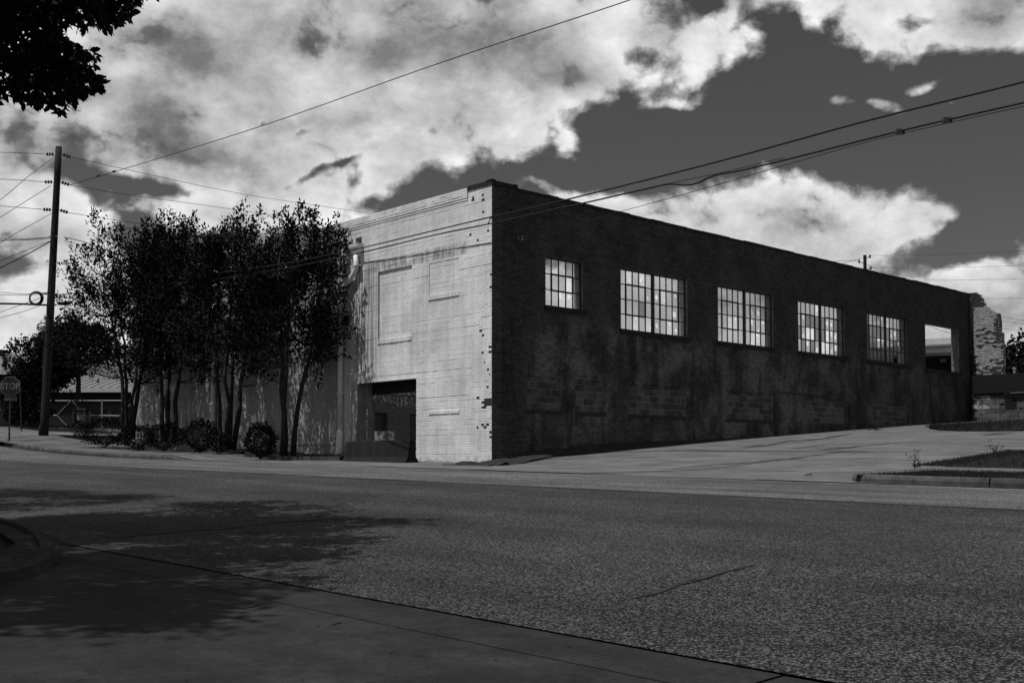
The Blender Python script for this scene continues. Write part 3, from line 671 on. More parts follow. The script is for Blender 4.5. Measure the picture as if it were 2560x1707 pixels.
# walled-up openings: concrete blocks with wide mortar
def block_panel(a0, a1, z0, z1, nrec):
    mb = MB(); FA.box(mb, a0 + .002, a1 - .002, -nrec - .14, -nrec, z0 + .002, z1 - .002); mb.build('block_bedding', M_blockm, bld)
    hb = .203; zt = z0 + 4 * hb; me_cache = {}
    for r_ in range(4):
        zb = z0 + r_ * hb; x = a0 + (0 if r_ % 2 else -.2)
        while x < a1:
            u0, u1 = max(x + .007, a0 + .012), min(x + .40 - .007, a1 - .012)
            if u1 - u0 > .05:
                key = round(u1 - u0, 3)
                if key not in me_cache:
                    b_ = MB(); FA.box(b_, 0, u1 - u0, -.05, .007, .006, hb - .006); o = b_.build('block', M_block, bld, origin=FA.o); me_cache[key] = o.data; o.location = FA(u0, -nrec + rng.uniform(-.003, .003), zb) - root_loc(bld)
                else: obj_of('block', me_cache[key], bld, FA(u0, -nrec + rng.uniform(-.003, .003), zb))
            x += .40
    # two brick courses close the gap above the blocks
    a2 = lay(a0 + .01, a1 - .01, zt + .02, z1, [], header=99)
    if len(a2): bricks_mesh(FA, a2, -nrec + .009, .04, 'brick_infill', [M_brick], bld, np.full(len(a2), .05))
for i, (a, b) in enumerate(BLK): block_panel(a, b, BZ[0], BZ[1], .035 if i < 4 else .02)
# brick-on-edge sills under the walled-up openings, pane by pane windows
def sill(fr, a0, a1, ztop, h, proud, m, name='window_sill'):
    mb = MB(); x = a0; n = max(1, int(round((a1 - a0) / .075))); d = (a1 - a0) / n
    for i in range(n): fr.box(mb, x + .003, x + d - .003, -.05, proud + rng.uniform(-.004, .004), ztop - h, ztop); x += d
    fr.box(mb, a0 + .004, a1 - .004, -.05, proud - .012, ztop - h + .006, ztop - .006)
    return mb.build(name, m, bld)
for a, b in BLK[:4]: sill(FA, a - .03, b + .03, BZ[0] + .004, .10, .022, M_bare)
def hole_pane(fr, a0, a1, z0, z1, n, hc, hr, m, parent):
    """a pane with a jagged hole"""
    k = 12; out_, inn = [], []
    cx_, cz_ = a0 + (a1 - a0) * hc[0], z0 + (z1 - z0) * hc[1]
    for i in range(k):
        th = 2 * math.pi * i / k; dx_, dz_ = math.cos(th), math.sin(th)
        tt = min((a1 - cx_) / dx_ if dx_ > 1e-6 else 9, (a0 - cx_) / dx_ if dx_ < -1e-6 else 9, (z1 - cz_) / dz_ if dz_ > 1e-6 else 9, (z0 - cz_) / dz_ if dz_ < -1e-6 else 9)
        out_.append((cx_ + dx_ * tt, cz_ + dz_ * tt)); rr = min(hr * random.uniform(.45, 1.25), tt * .93); inn.append((cx_ + dx_ * rr, cz_ + dz_ * rr * 1.3 if abs(dz_ * rr * 1.3) < tt * .95 else cz_ + dz_ * rr))
    # corners
    mb = MB(); P = [fr(a, n, z) for a, z in out_] + [fr(a, n, z) for a, z in inn]; F = [(i, (i + 1) % k, k + (i + 1) % k, k + i) for i in range(k)]
    corners = [(a0, z0), (a1, z0), (a1, z1), (a0, z1)]
    for ca, cz in corners:
        q = sorted(range(k), key=lambda i: math.hypot(out_[i][0] - ca, out_[i][1] - cz))
        th = math.atan2(cz - cz_, ca - cx_) % (2 * math.pi); i0 = int(th / (2 * math.pi) * k) % k; i1 = (i0 + 1) % k
        P.append(fr(ca, n, cz)); F.append((i0, len(P) - 1, i1))
    mb.add(P, F); return mb.build('pane', m, parent)
def window(i, a0, a1, z0, z1, cols, rows, mull, missing, holed, darkened, vents):
    wn = thing_part('window', bld)
    n = -.10; mb = MB(); fw = .035
    for q in ((a0, a0 + fw, z0, z1), (a1 - fw, a1, z0, z1)): FA.box(mb, q[0], q[1], n - .03, n + .03, q[2], q[3])
    for q in ((z0, z0 + fw), (z1 - fw, z1)): FA.box(mb, a0 + fw, a1 - fw, n - .03, n + .03, q[0], q[1])
    us = [a0 + fw]; A1 = a1 - fw
    if mull:
        mid = (a0 + a1) / 2; FA.box(mb, mid - .05, mid + .05, n - .035, n + .04, z0 + fw, z1 - fw)
        h = cols // 2; left = np.linspace(a0 + fw, mid - .05, h + 1); right = np.linspace(mid + .05, A1, h + 1); cells = [(left[k], left[k + 1]) for k in range(h)] + [(right[k], right[k + 1]) for k in range(h)]
    else:
        e = np.linspace(a0 + fw, A1, cols + 1); cells = [(e[k], e[k + 1]) for k in range(cols)]
    zr = np.linspace(z0 + fw, z1 - fw, rows + 1)
    for k, (u0, u1) in enumerate(cells[:-1]):
        if abs(cells[k + 1][0] - u1) < 1e-6: FA.box(mb, u1 - .011, u1 + .011, n - .018, n + .018, z0 + fw, z1 - fw)
    for z in zr[1:-1]: FA.box(mb, a0 + fw, A1, n - .0165, n + .0165, z - .012, z + .012)
    for (c0, c1, r0, r1) in vents:                                  # the heavier frames of the pivoting vents
        u0, u1, q0, q1 = cells[c0][0], cells[c1][1], zr[r0], zr[r1]
        for b_ in ((u0 - .016, u0 + .016, q0, q1), (u1 - .016, u1 + .016, q0, q1), (u0 - .016, u1 + .016, q0 - .028, q0 + .014), (u0 - .016, u1 + .016, q1 - .014, q1 + .03)): FA.box(mb, b_[0], b_[1], n - .026, n + .028, b_[2], b_[3])
    # bits of nest, leaves and old putty on the vent bars
    mb.build('frame', M_steel, wn)
    for c, (u0, u1) in enumerate(cells):
        for r_ in range(rows):
            rr = rows - 1 - r_                                     # row 0 is the top
            if (c, r_) in missing: continue
            b0, b1, q0, q1 = u0 + .008, u1 - .008, zr[rr] + .008, zr[rr + 1] - .008
            m = M_pane2 if (c, r_) in darkened else M_pane
            if (c, r_) in holed:
                hx, hy, hr = holed[(c, r_)]; hole_pane(FA, b0, b1, q0, q1, n - .005, (hx, hy), hr, m, wn)
            else:
                p_ = MB(); FA.box(p_, b0, b1, n - .008, n - .002, q0, q1); p_.build('pane', m, wn)
    return wn
def thing_part(name, parent):
    o = bpy.data.objects.new(name, None); o.empty_display_size = .2; return link(o, parent)
rows_d = lambda cs, rs: {(c, r_) for c in cs for r_ in rs}
window(0, *WIN[0], 5, 3, False, {(3, 1)}, {(1, 0): (.65, .35, .03), (2, 0): (.75, .35, .05), (2, 2): (.15, .75, .07), (3, 2): (.5, .75, .07), (4, 0): (.3, .2, .04)}, set(), [(1, 3, 1, 2)])
window(1, *WIN[1], 10, 4, True, set(), {(1, 0): (.6, .3, .04), (3, 0): (.4, .5, .06), (4, 1): (.45, .3, .05), (5, 1): (.5, .45, .07), (6, 1): (.7, .3, .05), (8, 1): (.6, .8, .05), (8, 2): (.25, .45, .13), (2, 3): (.6, .85, .05), (5, 3): (.5, .5, .06), (7, 3): (.6, .75, .07), (8, 3): (.6, .35, .06), (4, 3): (.8, .25, .05)}, {(4, 1), (5, 1), (8, 1), (8, 2), (8, 3), (5, 3), (3, 2)}, [(1, 3, 1, 3), (6, 8, 1, 3)])
window(2, *WIN[2], 10, 4, True, set(), {(6, 1): (.3, .6, .08), (7, 1): (.6, .5, .08), (6, 2): (.25, .75, .11), (8, 2): (.5, .85, .06), (7, 2): (.6, .15, .05), (2, 2): (.45, .7, .04), (3, 2): (.55, .75, .06), (7, 3): (.3, .8, .08), (6, 3): (.2, .15, .06)}, rows_d((6, 7, 8), (1, 2)) | {(9, 0), (9, 1), (9, 2), (9, 3)}, [(1, 3, 1, 3), (6, 8, 1, 3)])
window(3, *WIN[3], 10, 4, True, {(2, 2), (3, 2), (6, 2), (5, 3), (6, 3)}, {(4, 0): (.6, .6, .10), (1, 1): (.5, .8, .06), (6, 1): (.5, .6, .08), (7, 1): (.5, .5, .07), (7, 2): (.5, .8, .1), (8, 2): (.35, .5, .12), (7, 3): (.5, .3, .12), (8, 3): (.4, .6, .13), (4, 3): (.5, .3, .09), (1, 2): (.5, .3, .06), (2, 3): (.5, .7, .08)}, rows_d(range(1, 9), (1, 2, 3)) | {(0, 2), (9, 1), (9, 2), (9, 3), (9, 0)}, [(1, 3, 1, 3), (6, 8, 1, 3)])
window(4, *WIN[4], 10, 4, True, {(3, 2), (7, 3)}, {(4, 0): (.4, .8, .08), (3, 0): (.5, .4, .06), (7, 1): (.5, .6, .08), (6, 1): (.5, .4, .05), (4, 2): (.5, .7, .08), (5, 2): (.6, .7, .08), (6, 2): (.5, .5, .08), (8, 2): (.4, .8, .09), (9, 2): (.5, .4, .11), (5, 0): (.4, .2, .05)}, rows_d(range(0, 10), (1, 2, 3)) | {(9, 0), (3, 0), (4, 0)}, [(1, 3, 1, 3), (6, 8, 1, 3)])
for (a0, a1, z0, z1) in WIN:
    mb = MB(); FA.box(mb, a0 - .05, a1 + .1, -.12, .06, z0 - .13, z0 + .004); mb.build('window_sill', M_coping, bld)
# parapet coping of the dark wall: tarred, uneven lengths
def coping(fr, L0, L1, top, h, proud, m, step=.62, amp=.022):
    mb = MB(); x = L0
    while x < L1 - .02:
        x1 = min(L1, x + step * random.uniform(.6, 1.4)); dz_ = random.uniform(-amp, amp) ; fr.box(mb, x, x1 - .004, -TH - .02, proud + random.uniform(-.008, .008), top - h + dz_ * .4, top + dz_); x = x1
    return mb.build('coping', m, bld)
coping(FA, .92, LA - .1, TOP + .02, .09, .03, M_coping, .62, .012)
mb = MB(); FA.box(mb, -.03, .94, -TH, .035, TOP - .05, TOP + .075); FA.box(mb, -.05, .10, -.20, .05, TOP + .075, TOP + .095); FA.box(mb, .78, .95, -.20, .045, TOP + .075, TOP + .09); mb.build('pier_cap', M_coping, bld)
mb = MB(); FB.box(mb, TH, .98, -TH, .035, TOP - .05, TOP + .075); FB.box(mb, .0352, TH, -.01, .034, TOP - .05, TOP + .073); mb.build('pier_cap', M_coping, bld)
# white wall
opB = [DOOR, SCUP]; opBl = opB + [r_[:4] for r_ in REC]
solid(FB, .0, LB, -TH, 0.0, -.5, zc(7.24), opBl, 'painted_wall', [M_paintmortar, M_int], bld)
solid(FB, .98, LB, -TH, .004, zc(7.24) + .002, TOP, [], 'parapet', [M_paintmortar, M_int], bld)
solid(FB, .0, .979, -TH, 0.0, zc(7.24) + .002, TOP - .06, [], 'pier', [M_paintmortar, M_int], bld)
gzB = lambda b: float(zst(CS + b, 20.1)) - .06
rowsB = lay(.002, LB, -.0677 * 3, zc(7.24), opBl, gzB, header=8, jo=.0036, ju=.0010)
pier = lay(.002, .975, zc(7.24), zc(TOP - .06), [], header=8, jo=.0036, ju=.0010)
# the sheared corner bricks where the paint has gone
def px_b(px, py): return FB.hit(px, py)
chips = [px_b(*p) for p in ((1180, 505), (1213, 487), (1210, 500), (1184, 493), (1204, 535), (1182, 588), (1199, 596), (1207, 828), (1206, 842), (1213, 880), (1222, 880), (1215, 905), (1214, 924), (1200, 995), (1206, 1063), (1215, 1063), (1221, 1063), (1196, 1069), (1210, 1071), (1222, 1095), (1224, 545), (1224, 553), (1222, 560), (1218, 575), (1225, 690), (1223, 870), (1222, 935), (1224, 1080))]
allb = np.concatenate([rowsB, pier])
cc = (allb[:, :2].mean(1), allb[:, 2:].mean(1)); mi = np.zeros(len(allb), int)
for cb, cz in chips:
    d = np.hypot((cc[0] - cb), (cc[1] - cz) * 1.6); k = np.argmin(d)
    if d[k] < .2: mi[k] = 1
edge = (allb[:, 0] < .05); mi[edge & (rng.random(len(allb)) < .03)] = 1
b_, z_ = px_b(1224, 1005)
mi[(allb[:, 0] < .32) & (np.abs(cc[1] - 1.62) < .16) & (rng.random(len(allb)) < .8)] = 1
# split long chipped bricks so the bare spots stay small
split = []
keep = []
for k in np.where(mi == 1)[0]:
    u0, u1, z0, z1 = allb[k]
    if u1 - u0 > .09 and not abs((z0 + z1) / 2 - 1.62) < .16:
        m_ = u0 + (u1 - u0) * random.choice((.4, .6)); split.append(((u0, m_, z0, z1), 1 if random.random() < .5 else 0)); split.append(((m_ + .002, u1, z0, z1), 1 - split[-1][1])); keep.append(k)
msk = np.ones(len(allb), bool); msk[keep] = False
allb = np.concatenate([allb[msk], np.array([q[0] for q in split])]); mi = np.concatenate([mi[msk], np.array([q[1] for q in split])])
fullb = ((allb[:, 1] - allb[:, 0]) > .195) & (mi == 0); proxb = allb[:, 0] + .25 * np.abs(allb[:, 2] - 2.0); order = np.argsort(np.where(fullb, proxb, 99)); sgl = order[:150]; rst = np.setdiff1d(np.arange(len(allb)), sgl)
stuff(bricks_mesh(FB, allb[rst], .0095, .05, 'painted_brick_courses', [M_paint, M_bare], bld, None, mi[rst], jit=.0020, rowjit=.0042))
singles(FB, allb[sgl], M_paint, .0085, .0036, .0010)
# parapet brickwork: three corbelled courses, then the plain band to the top
for k, pr in enumerate((.014, .028, .042)):
    a_ = lay(.985, LB, zc(7.24) + CRS * k, zc(7.24) + CRS * (k + 1), [], header=99)
    mb = MB(); FB.box(mb, .985, LB, -.03, pr, zc(7.24) + CRS * k + .004, zc(7.24) + CRS * (k + 1)); mb.build('cornice', M_paint, bld)
a_ = lay(.985, LB, zc(7.24) + CRS * 3, zc(TOP) , [], header=99, jo=.0036, ju=.0010); stuff(bricks_mesh(FB, a_, .050, .07, 'parapet_bricks', [M_paint], bld, None, None, .004))
mb = MB(); x = .99
while x < LB:
    x1 = x + random.uniform(.12, .5); mb.box(FB(x, -TH - .01, TOP - .045), FB.u * (x1 - x - .003), FB.n * (TH + .055 + random.uniform(-.02, .015)), (0, 0, .03 + random.uniform(.01, .05))); x = x1
mb.build('coping', M_paint, bld)
# walled-up windows in the white wall
for (b0, b1, z0, z1, dp) in REC:
    mb = MB(); FB.box(mb, b0 + .001, b1 - .001, -.12 - dp, -dp, z0 + .001, z1 - .001); mb.build('window_infill', M_paintmortar, bld)
    a_ = lay(b0 + .003, b1 - .003, z0, z1, [], header=99, jo=.0028, ju=.002); bricks_mesh(FB, a_, -dp + .007, .04, 'infill_bricks', [M_paint], bld, None, None, .002, .003)
sill(FB, 3.47, 5.17, zc(3.72) + .01, .12, .034, M_paint); sill(FB, 1.34, 2.71, zc(4.78) + .01, .12, .034, M_paint); sill(FB, 1.33, 2.68, zc(1.47) + .01, .09, .03, M_paint)
mb = MB(); FB.box(mb, 7.4, 14.8, .0, .03, .62, .68); mb.build('ledge', M_paint, bld)
# loading door: steel-lined opening, timber posts inside, dark lintel
mb = MB(); FB.box(mb, DOOR[0] - .02, DOOR[1] + .03, -.10, .018, DOOR[3] - .03, DOOR[3] + .035); mb.build('door_lintel', M_paint, bld)
mb = MB(); FB.box(mb, DOOR[1] - .012, DOOR[1] - .002, -TH, -.02, -.5, DOOR[3] - .03); FB.box(mb, DOOR[1] - .12, DOOR[1] - .012, -TH - .12, -TH + .05, -.5, DOOR[3] - .03); mb.build('door_frame', M_dframe, bld)
mb = MB(); FB.box(mb, DOOR[0] - .1, DOOR[1] + .4, -TH - .26, -TH - .14, DOOR[3] - .36, DOOR[3] + .1); mb.build('door_header', M_wood, bld)
for (x0, x1, n_, zt_) in ((904, 917, -TH - .12, 2.28), (919.5, 929, -.95, 2.05)):
    b1_, b0_ = FB.hit(x0, 1000, n_)[0], FB.hit(x1, 1000, n_)[0]; mb = MB(); FB.box(mb, b0_, b1_, n_ - .12, n_, -.3, zt_); mb.build('door_post', M_dframe, bld)
# rainwater goods
def downspout(b, top, label, head=True):
    d = thing_part('downspout', bld); m = MB(); g = float(walk(CS + b, 20.0)) + .1
    if head:
        bh = 6.14
        m.tube([FB(bh, .13, 6.50), FB(bh, .13, 6.05), FB(bh + .10, .13, 5.90), FB(b - .10, .13, 5.50), FB(b, .13, 5.36), FB(b, .13, .9)], .082, 10)
        m.build('pipe', M_pipe, d, True)
        h = MB(); hw = [(.24, .19, 6.80), (.23, .18, 6.70), (.12, .11, 6.46)]; V = []
        for (w_, dd, z) in hw: V += [FB(bh - w_, .012, z), FB(bh + w_, .012, z), FB(bh + w_, .02 + dd * 1.25, z), FB(bh - w_, .02 + dd * 1.25, z)]
        h.add(V, [(4 * i + k, 4 * i + (k + 1) % 4, 4 * i + 4 + (k + 1) % 4, 4 * i + 4 + k) for i in range(2) for k in range(4)] + [(11, 10, 9, 8)]); h.build('leader_head', M_pipe, d)
        s_ = MB(); s_.box(FB(bh - .17, .0, 6.12), FB.u * .34, FB.n * .225, (0, 0, .03)); s_.build('pipe_strap', M_pipe, d)
    else:
        m.tube([FB(b, .13, top), FB(b, .13, .9)], .082, 10); m.build('pipe', M_pipe, d, True)
    s_ = MB(); s_.box(FB(b - .13, .0, 2.18), FB.u * .26, FB.n * .225, (0, 0, .03)); s_.build('pipe_strap', M_pipe, d)
    bt = MB(); bt.tube([FB(b, .14, 1.02), FB(b, .15, .5), FB(b + .02, .2, g - .1)], [.105, .11, .13], 10); bt.build('boot', M_pipe, d, True)
downspout(6.95, 6.8, ''); downspout(15.1, 7.1, '', False)
# inner walls of the shell
FBk = Fr(A0 + ul * (LB - TH), ua, -ul)                             # wall opposite the dark one, its face turned to the dark wall
inop = [(FBk.hit(931, 1040)[0], FBk.hit(969, 1040)[0], 0, FBk.hit(950, 1031)[1]), (FBk.hit(1024, 1040)[0], FBk.hit(1060, 1040)[0], 0, FBk.hit(950, 1031)[1])]
solid(FBk, .3, 24.0, -.3, 0, -.5, 3.85, [(a, b, -.5, d) for a, b, c, d in inop], 'back_wall', [M_int, M_int], bld)
a_ = lay(.3, 24.0, zc(.0), zc(3.8), [(a, b, -.5, d) for a, b, c, d in inop], header=6); stuff(bricks_mesh(FBk, a_, PROUD, .03, 'back_wall_bricks', [M_int], bld))
for a, b, c, d in inop:
    mb = MB(); FBk.box(mb, a, b, -.25, -.2, -.5, d); mb.build('back_door', M_steel, bld)
mb = MB(); FBk.box(mb, .35, 24, 0.02, .14, 3.42, 3.52); mb.build('ledge', M_int, bld)
grid_sheet('floor', np.linspace(CS + .5, CS + 21.8, 30), np.linspace(CT + .5, CT + 28, 30), zst, .06, M_floor, bld)  # unseen pale floor, added to bounce light onto the inner walls
# low painted block of wall standing inside the door
q = FB.hit(955, 1105, -6.0)
FI = Fr(A0, ul, -ua); mb = MB(); pL = at(930, 1095, 41.5); pR = at(985, 1095, 41.5); zt_ = at(950, 1077, 41.5)[2]
mb.box((pL[0] - .2, pL[1], -.2), (pR[0] - pL[0] + .2, 0, 0), (0, .4, 0), (0, 0, zt_ + .2)); lowp = mb.build('low_wall', M_flake, bld)
# ruined return of brick at the far end
FS = Fr(A0 + ua * (LA - .22), -ul, -ua)                            # u: out towards the lot; faces the camera and the sun
def st_hit(px, py):
    return FS.hit(px, py)
prof = [st_hit(*p) for p in ((2424, 731), (2440, 733), (2451, 741), (2459, 757), (2474, 775), (2480, 778), (2496, 781), (2499, 805), (2499, 829), (2505, 830), (2505, 860), (2508, 900), (2509, 1050), (2424, 1058))]
def inside(P, x, y):
    c = False; j = len(P) - 1
    for i in range(len(P)):
        if (P[i][1] > y) != (P[j][1] > y) and x < (P[j][0] - P[i][0]) * (y - P[i][1]) / (P[j][1] - P[i][1]) + P[i][0]: c = not c
        j = i
    return c
mb = MB(); mb.poly_prism([FS(u - .03 if 0 < i < 12 else u, 0, z - .02) for i, (u, z) in enumerate(prof)], -FS.n * .34); mb.build('ruined_return', M_flake, bld)
u_max = max(p[0] for p in prof)
a_ = lay(-.05, u_max + .1, 1.6, 7.8, [], header=6)
a_ = np.array([q for q in a_ if inside(prof, (q[0] + q[1]) / 2, (q[2] + q[3]) / 2) and q[1] < u_max + .03])
pv = np.array([mnoise.noise(Vector((q[0] * 1.5, q[2] * .9, 7.3))) + .34 * random.uniform(-1, 1) - 1.1 * abs((q[0] + q[1]) / 2 - u_max * .45) / u_max + (.25 if q[2] > 4.6 else -.1) - (1.5 if q[2] > 6.95 else 0) for q in a_])
bricks_mesh(FS, a_, .010, .05, 'return_bricks', [M_pale, M_bare], bld, None, (pv < -.30).astype(int), .009)
mb = MB(); mb.tube([FS(.12, .07, 7.0), FS(.12, .07, 2.2)], .05, 8); mb.build('drain_pipe', M_coping, bld)
# insulator spool on the dark wall
ai, zi = FA.hit(1292, 597); mb = MB(); mb.tube([FA(ai, 0, zi), FA(ai, .16, zi)], .012, 6); mb.build('wire_bracket', M_steel, bld)
for da in (-.06, .09):
    mb = MB(); mb.lathe(FA(ai + da, .12, zi - .05), [(.02, -.02), (.045, .0), (.03, .04), (.045, .08), (.02, .10)], 10); mb.build('insulator', M_block, bld)
mb = MB(); a_b, z_b = FA.hit(1965, 975); mb.tube([FA(13.5, .03, 2.53), FA(16.9, .05, 2.50)], .028, 6); mb.build('pipe', M_block, bld)

# ------------------------------------------------------------------ plants
LEAF = np.array([(0, 0, 0), (.30, .17, .02), (.70, .16, 0), (1, 0, -.06), (.70, -.16, 0), (.30, -.17, .02)])
def leaves(name, base, dirs, size, mats, parent, droop=.0, kind=None, narrow=1.0):
    """many leaf-shaped faces: base points, directions, sizes"""
    n = len(base); d = dirs / (np.linalg.norm(dirs, axis=1, keepdims=True) + 1e-9); d[:, 2] -= droop; d /= np.linalg.norm(d, axis=1, keepdims=True)
    rv = rng.normal(size=(n, 3)) + np.array([0, 0, .8]); side = np.cross(d, rv); side /= (np.linalg.norm(side, axis=1, keepdims=True) + 1e-9); up_ = np.cross(side, d)
    L = LEAF[None] * np.array([1, narrow, 1]); sz = size[:, None, None]
    V = base[:, None] + sz * (L[..., 0:1] * d[:, None] + L[..., 1:2] * side[:, None] + L[..., 2:3] * up_[:, None])
    return mesh(name, V.reshape(-1, 3), np.arange(6 * n).reshape(n, 6), mats, parent)
def curve(a, b, sag, k=5):
    a, b = np.array(a, float), np.array(b, float); u = np.linspace(0, 1, k)[:, None]
    return a + (b - a) * u + np.array(sag) * (4 * u * (1 - u))
def crepe(px, Y, ground, stems, top, rad, seed, label, nclu=210, per=85, base_h=2.3, sq=(0, 0), cx=0.0):
    """multi-stemmed small tree: bare stems below, upright sprays above"""
    r_ = np.random.default_rng(seed); g = at(px, 1100, Y); c = np.array([g[0], g[1], ground])
    t = thing('crepe_myrtle', c, label, 'tree', 'dark small trees in the bed by the white wall')
    tb = MB(); nodes = []
    for k in range(stems):
        a = 2 * math.pi * k / stems + r_.uniform(-.4, .4); foot = c + np.array([math.cos(a), math.sin(a), 0]) * r_.uniform(.10, .22) - [0, 0, .08]
        reach = rad * r_.uniform(.30, .62); h = top * r_.uniform(.80, .93) - ground
        tip = c + np.array([math.cos(a) * reach, math.sin(a) * reach, h]) + np.array([*sq, 0]) * .6
        u = np.linspace(0, 1, 10)
        P = foot + (tip - foot) * u[:, None]; P[:, :2] = foot[:2] + (tip[:2] - foot[:2]) * (u ** 1.5)[:, None]
        P[1:-1, :2] += r_.normal(0, .045, (8, 2)); r0 = r_.uniform(.075, .11)
        tb.tube(P, np.linspace(r0, .014, 10), 7)
        nodes += [P[i] for i in range(3, 10)]
    nodes = np.array(nodes); tb.build('trunk', M_bark, t, True)
    bb = MB(); LB_, LD_ = [], []
    zlo, zhi = ground + base_h, top
    for k in range(nclu):
        for _ in range(60):
            q = r_.uniform(-1, 1, 3); q[2] = r_.uniform(0, 1) ** .9; th = math.atan2(q[1], q[0])
            prof = (1.0 - .46 * max(0, (q[2] - .22) / .78) ** 1.5) * (.72 + .28 * min(1, q[2] / .22)) * (1 + .20 * math.sin(3 * th + seed) + .10 * math.sin(5 * th + 2 * seed + 4 * q[2]))
            rr = math.hypot(q[0], q[1])
            if rr < prof and (rr > prof * .45 or q[2] > .55): break
        zt_ = zhi - (zhi - zlo) * .10 * (1 + math.sin(2.3 * th + seed)) * (q[2] ** 2)
        p = c + np.array([cx + q[0] * rad + sq[0] * q[2], q[1] * rad + sq[1] * q[2], zlo - ground + q[2] * (zt_ - zlo)])
        below = nodes[nodes[:, 2] < p[2] + .05]; below = below if len(below) else nodes
        j = below[np.argmin(np.linalg.norm((below - p) * [1, 1, .7], axis=1))]
        C_ = curve(j, p, (0, 0, -.12)); bb.tube(C_, np.linspace(.016, .006, 5), 4, False)
        outv = np.array([p[0] - c[0], p[1] - c[1], 0]) / rad; ax = outv * (1.05 - .75 * q[2]) + np.array([0, 0, .0 + 1.15 * q[2]]) + r_.normal(0, .22, 3); ax /= np.linalg.norm(ax)
        ln = r_.uniform(.45, 1.0); m_ = int(per * r_.uniform(.5, 1.3))
        tt = r_.uniform(-.45, 1, m_); lat = r_.normal(0, .13, (m_, 3)) * (1.1 - .75 * np.clip(tt, 0, 1))[:, None]
        LB_.append(p + ax * (tt * ln)[:, None] + lat); LD_.append(lat * 2.2 + ax * .6 + r_.normal(0, .3, (m_, 3)))
        tip = p + ax * ln * .9; bb.tube(curve(p, tip, (0, 0, -.02), 4), [.006, .005, .004, .003], 3, False)
    LB_ = np.concatenate(LB_); LD_ = np.concatenate(LD_); bb.build('branches', M_bark, t)
    leaves('crown', LB_, LD_, r_.uniform(.08, .15, len(LB_)), M_leaf, t, narrow=1.3)
    return t
crepe(323, 43.3, 1.02, 4, 9.15, 2.55, 11, 'leftmost small dark tree of the row, beside the dense low shrub', 260, 86, 2.3, (.15, -.1))
crepe(421, 41.2, .86, 4, 9.1, 2.05, 12, 'second small dark tree from the left, its stems forking low beside the far downspout', 240, 86, 2.4, (.45, 0))
crepe(568, 37.8, .55, 4, 8.35, 2.1, 13, 'small dark tree with a cluster of four close stems between two round shrubs', 240, 86, 2.4, (.25, 0))
crepe(722, 34.6, .32, 3, 7.75, 1.75, 14, 'rightmost small dark tree of the row, nearest the downspout', 215, 92, 2.6, (.7, .1), -.35)

def shrub(px, Y, ground, rx, h, n, label, seed, m=None):
    r_ = np.random.default_rng(seed); g = at(px, 1100, Y); c = np.array([g[0], g[1], ground]); t = thing('shrub', c, label, 'shrub', 'low shrubs in the planting bed')
    q = r_.normal(size=(n, 3)); q /= np.linalg.norm(q, axis=1, keepdims=True); q *= r_.uniform(.45, 1, n)[:, None] ** .5
    lump = np.array([1 + .30 * mnoise.noise(Vector((v[0] * 2.2, v[1] * 2.2, v[2] * 2.2 + seed))) for v in q])[:, None]
    P = q * lump * [rx, rx * .8, h * .5] + [0, 0, h * .52]; P = P[P[:, 2] > -.02]
    s_ = MB()
    for k in range(9):
        e = P[r_.integers(len(P))]; s_.tube(curve((0, 0, -.05) + c, c + e * .9, (0, 0, -.05), 4), [.016, .012, .008, .004], 4, False)
    s_.build('stem', M_bark, t)
    leaves('foliage', c + P, P - [0, 0, h * .4] + r_.normal(0, .25, P.shape), r_.uniform(.05, .10, len(P)), m or M_leaf3, t, narrow=1.5)
    return t
def bedz(px, Y):
    g = at(px, 1100, Y); return float(walk(*to_st(g[0], g[1]))) + .10
shrub(262, 44.2, bedz(262, 44.2), 1.15, 1.05, 3000, 'wide low dark shrub at the left end of the bed', 21)
shrub(345, 41.6, bedz(345, 41.6), .62, .85, 1700, 'shrub between the two leftmost trees', 22)
shrub(412, 40.2, bedz(412, 40.2), .70, .95, 2000, 'shrub around the foot of the second tree from the left', 23)
shrub(500, 38.2, bedz(500, 38.2), .58, 1.05, 1900, 'shrub in front of the far downspout', 24)
shrub(546, 36.9, bedz(546, 36.9), .45, .62, 1100, 'smallest shrub of the bed, left of the tree with four close stems', 25)
shrub(651, 34.4, bedz(651, 34.4), .50, 1.02, 2200, 'round upright shrub standing alone between the two nearest trees', 26)

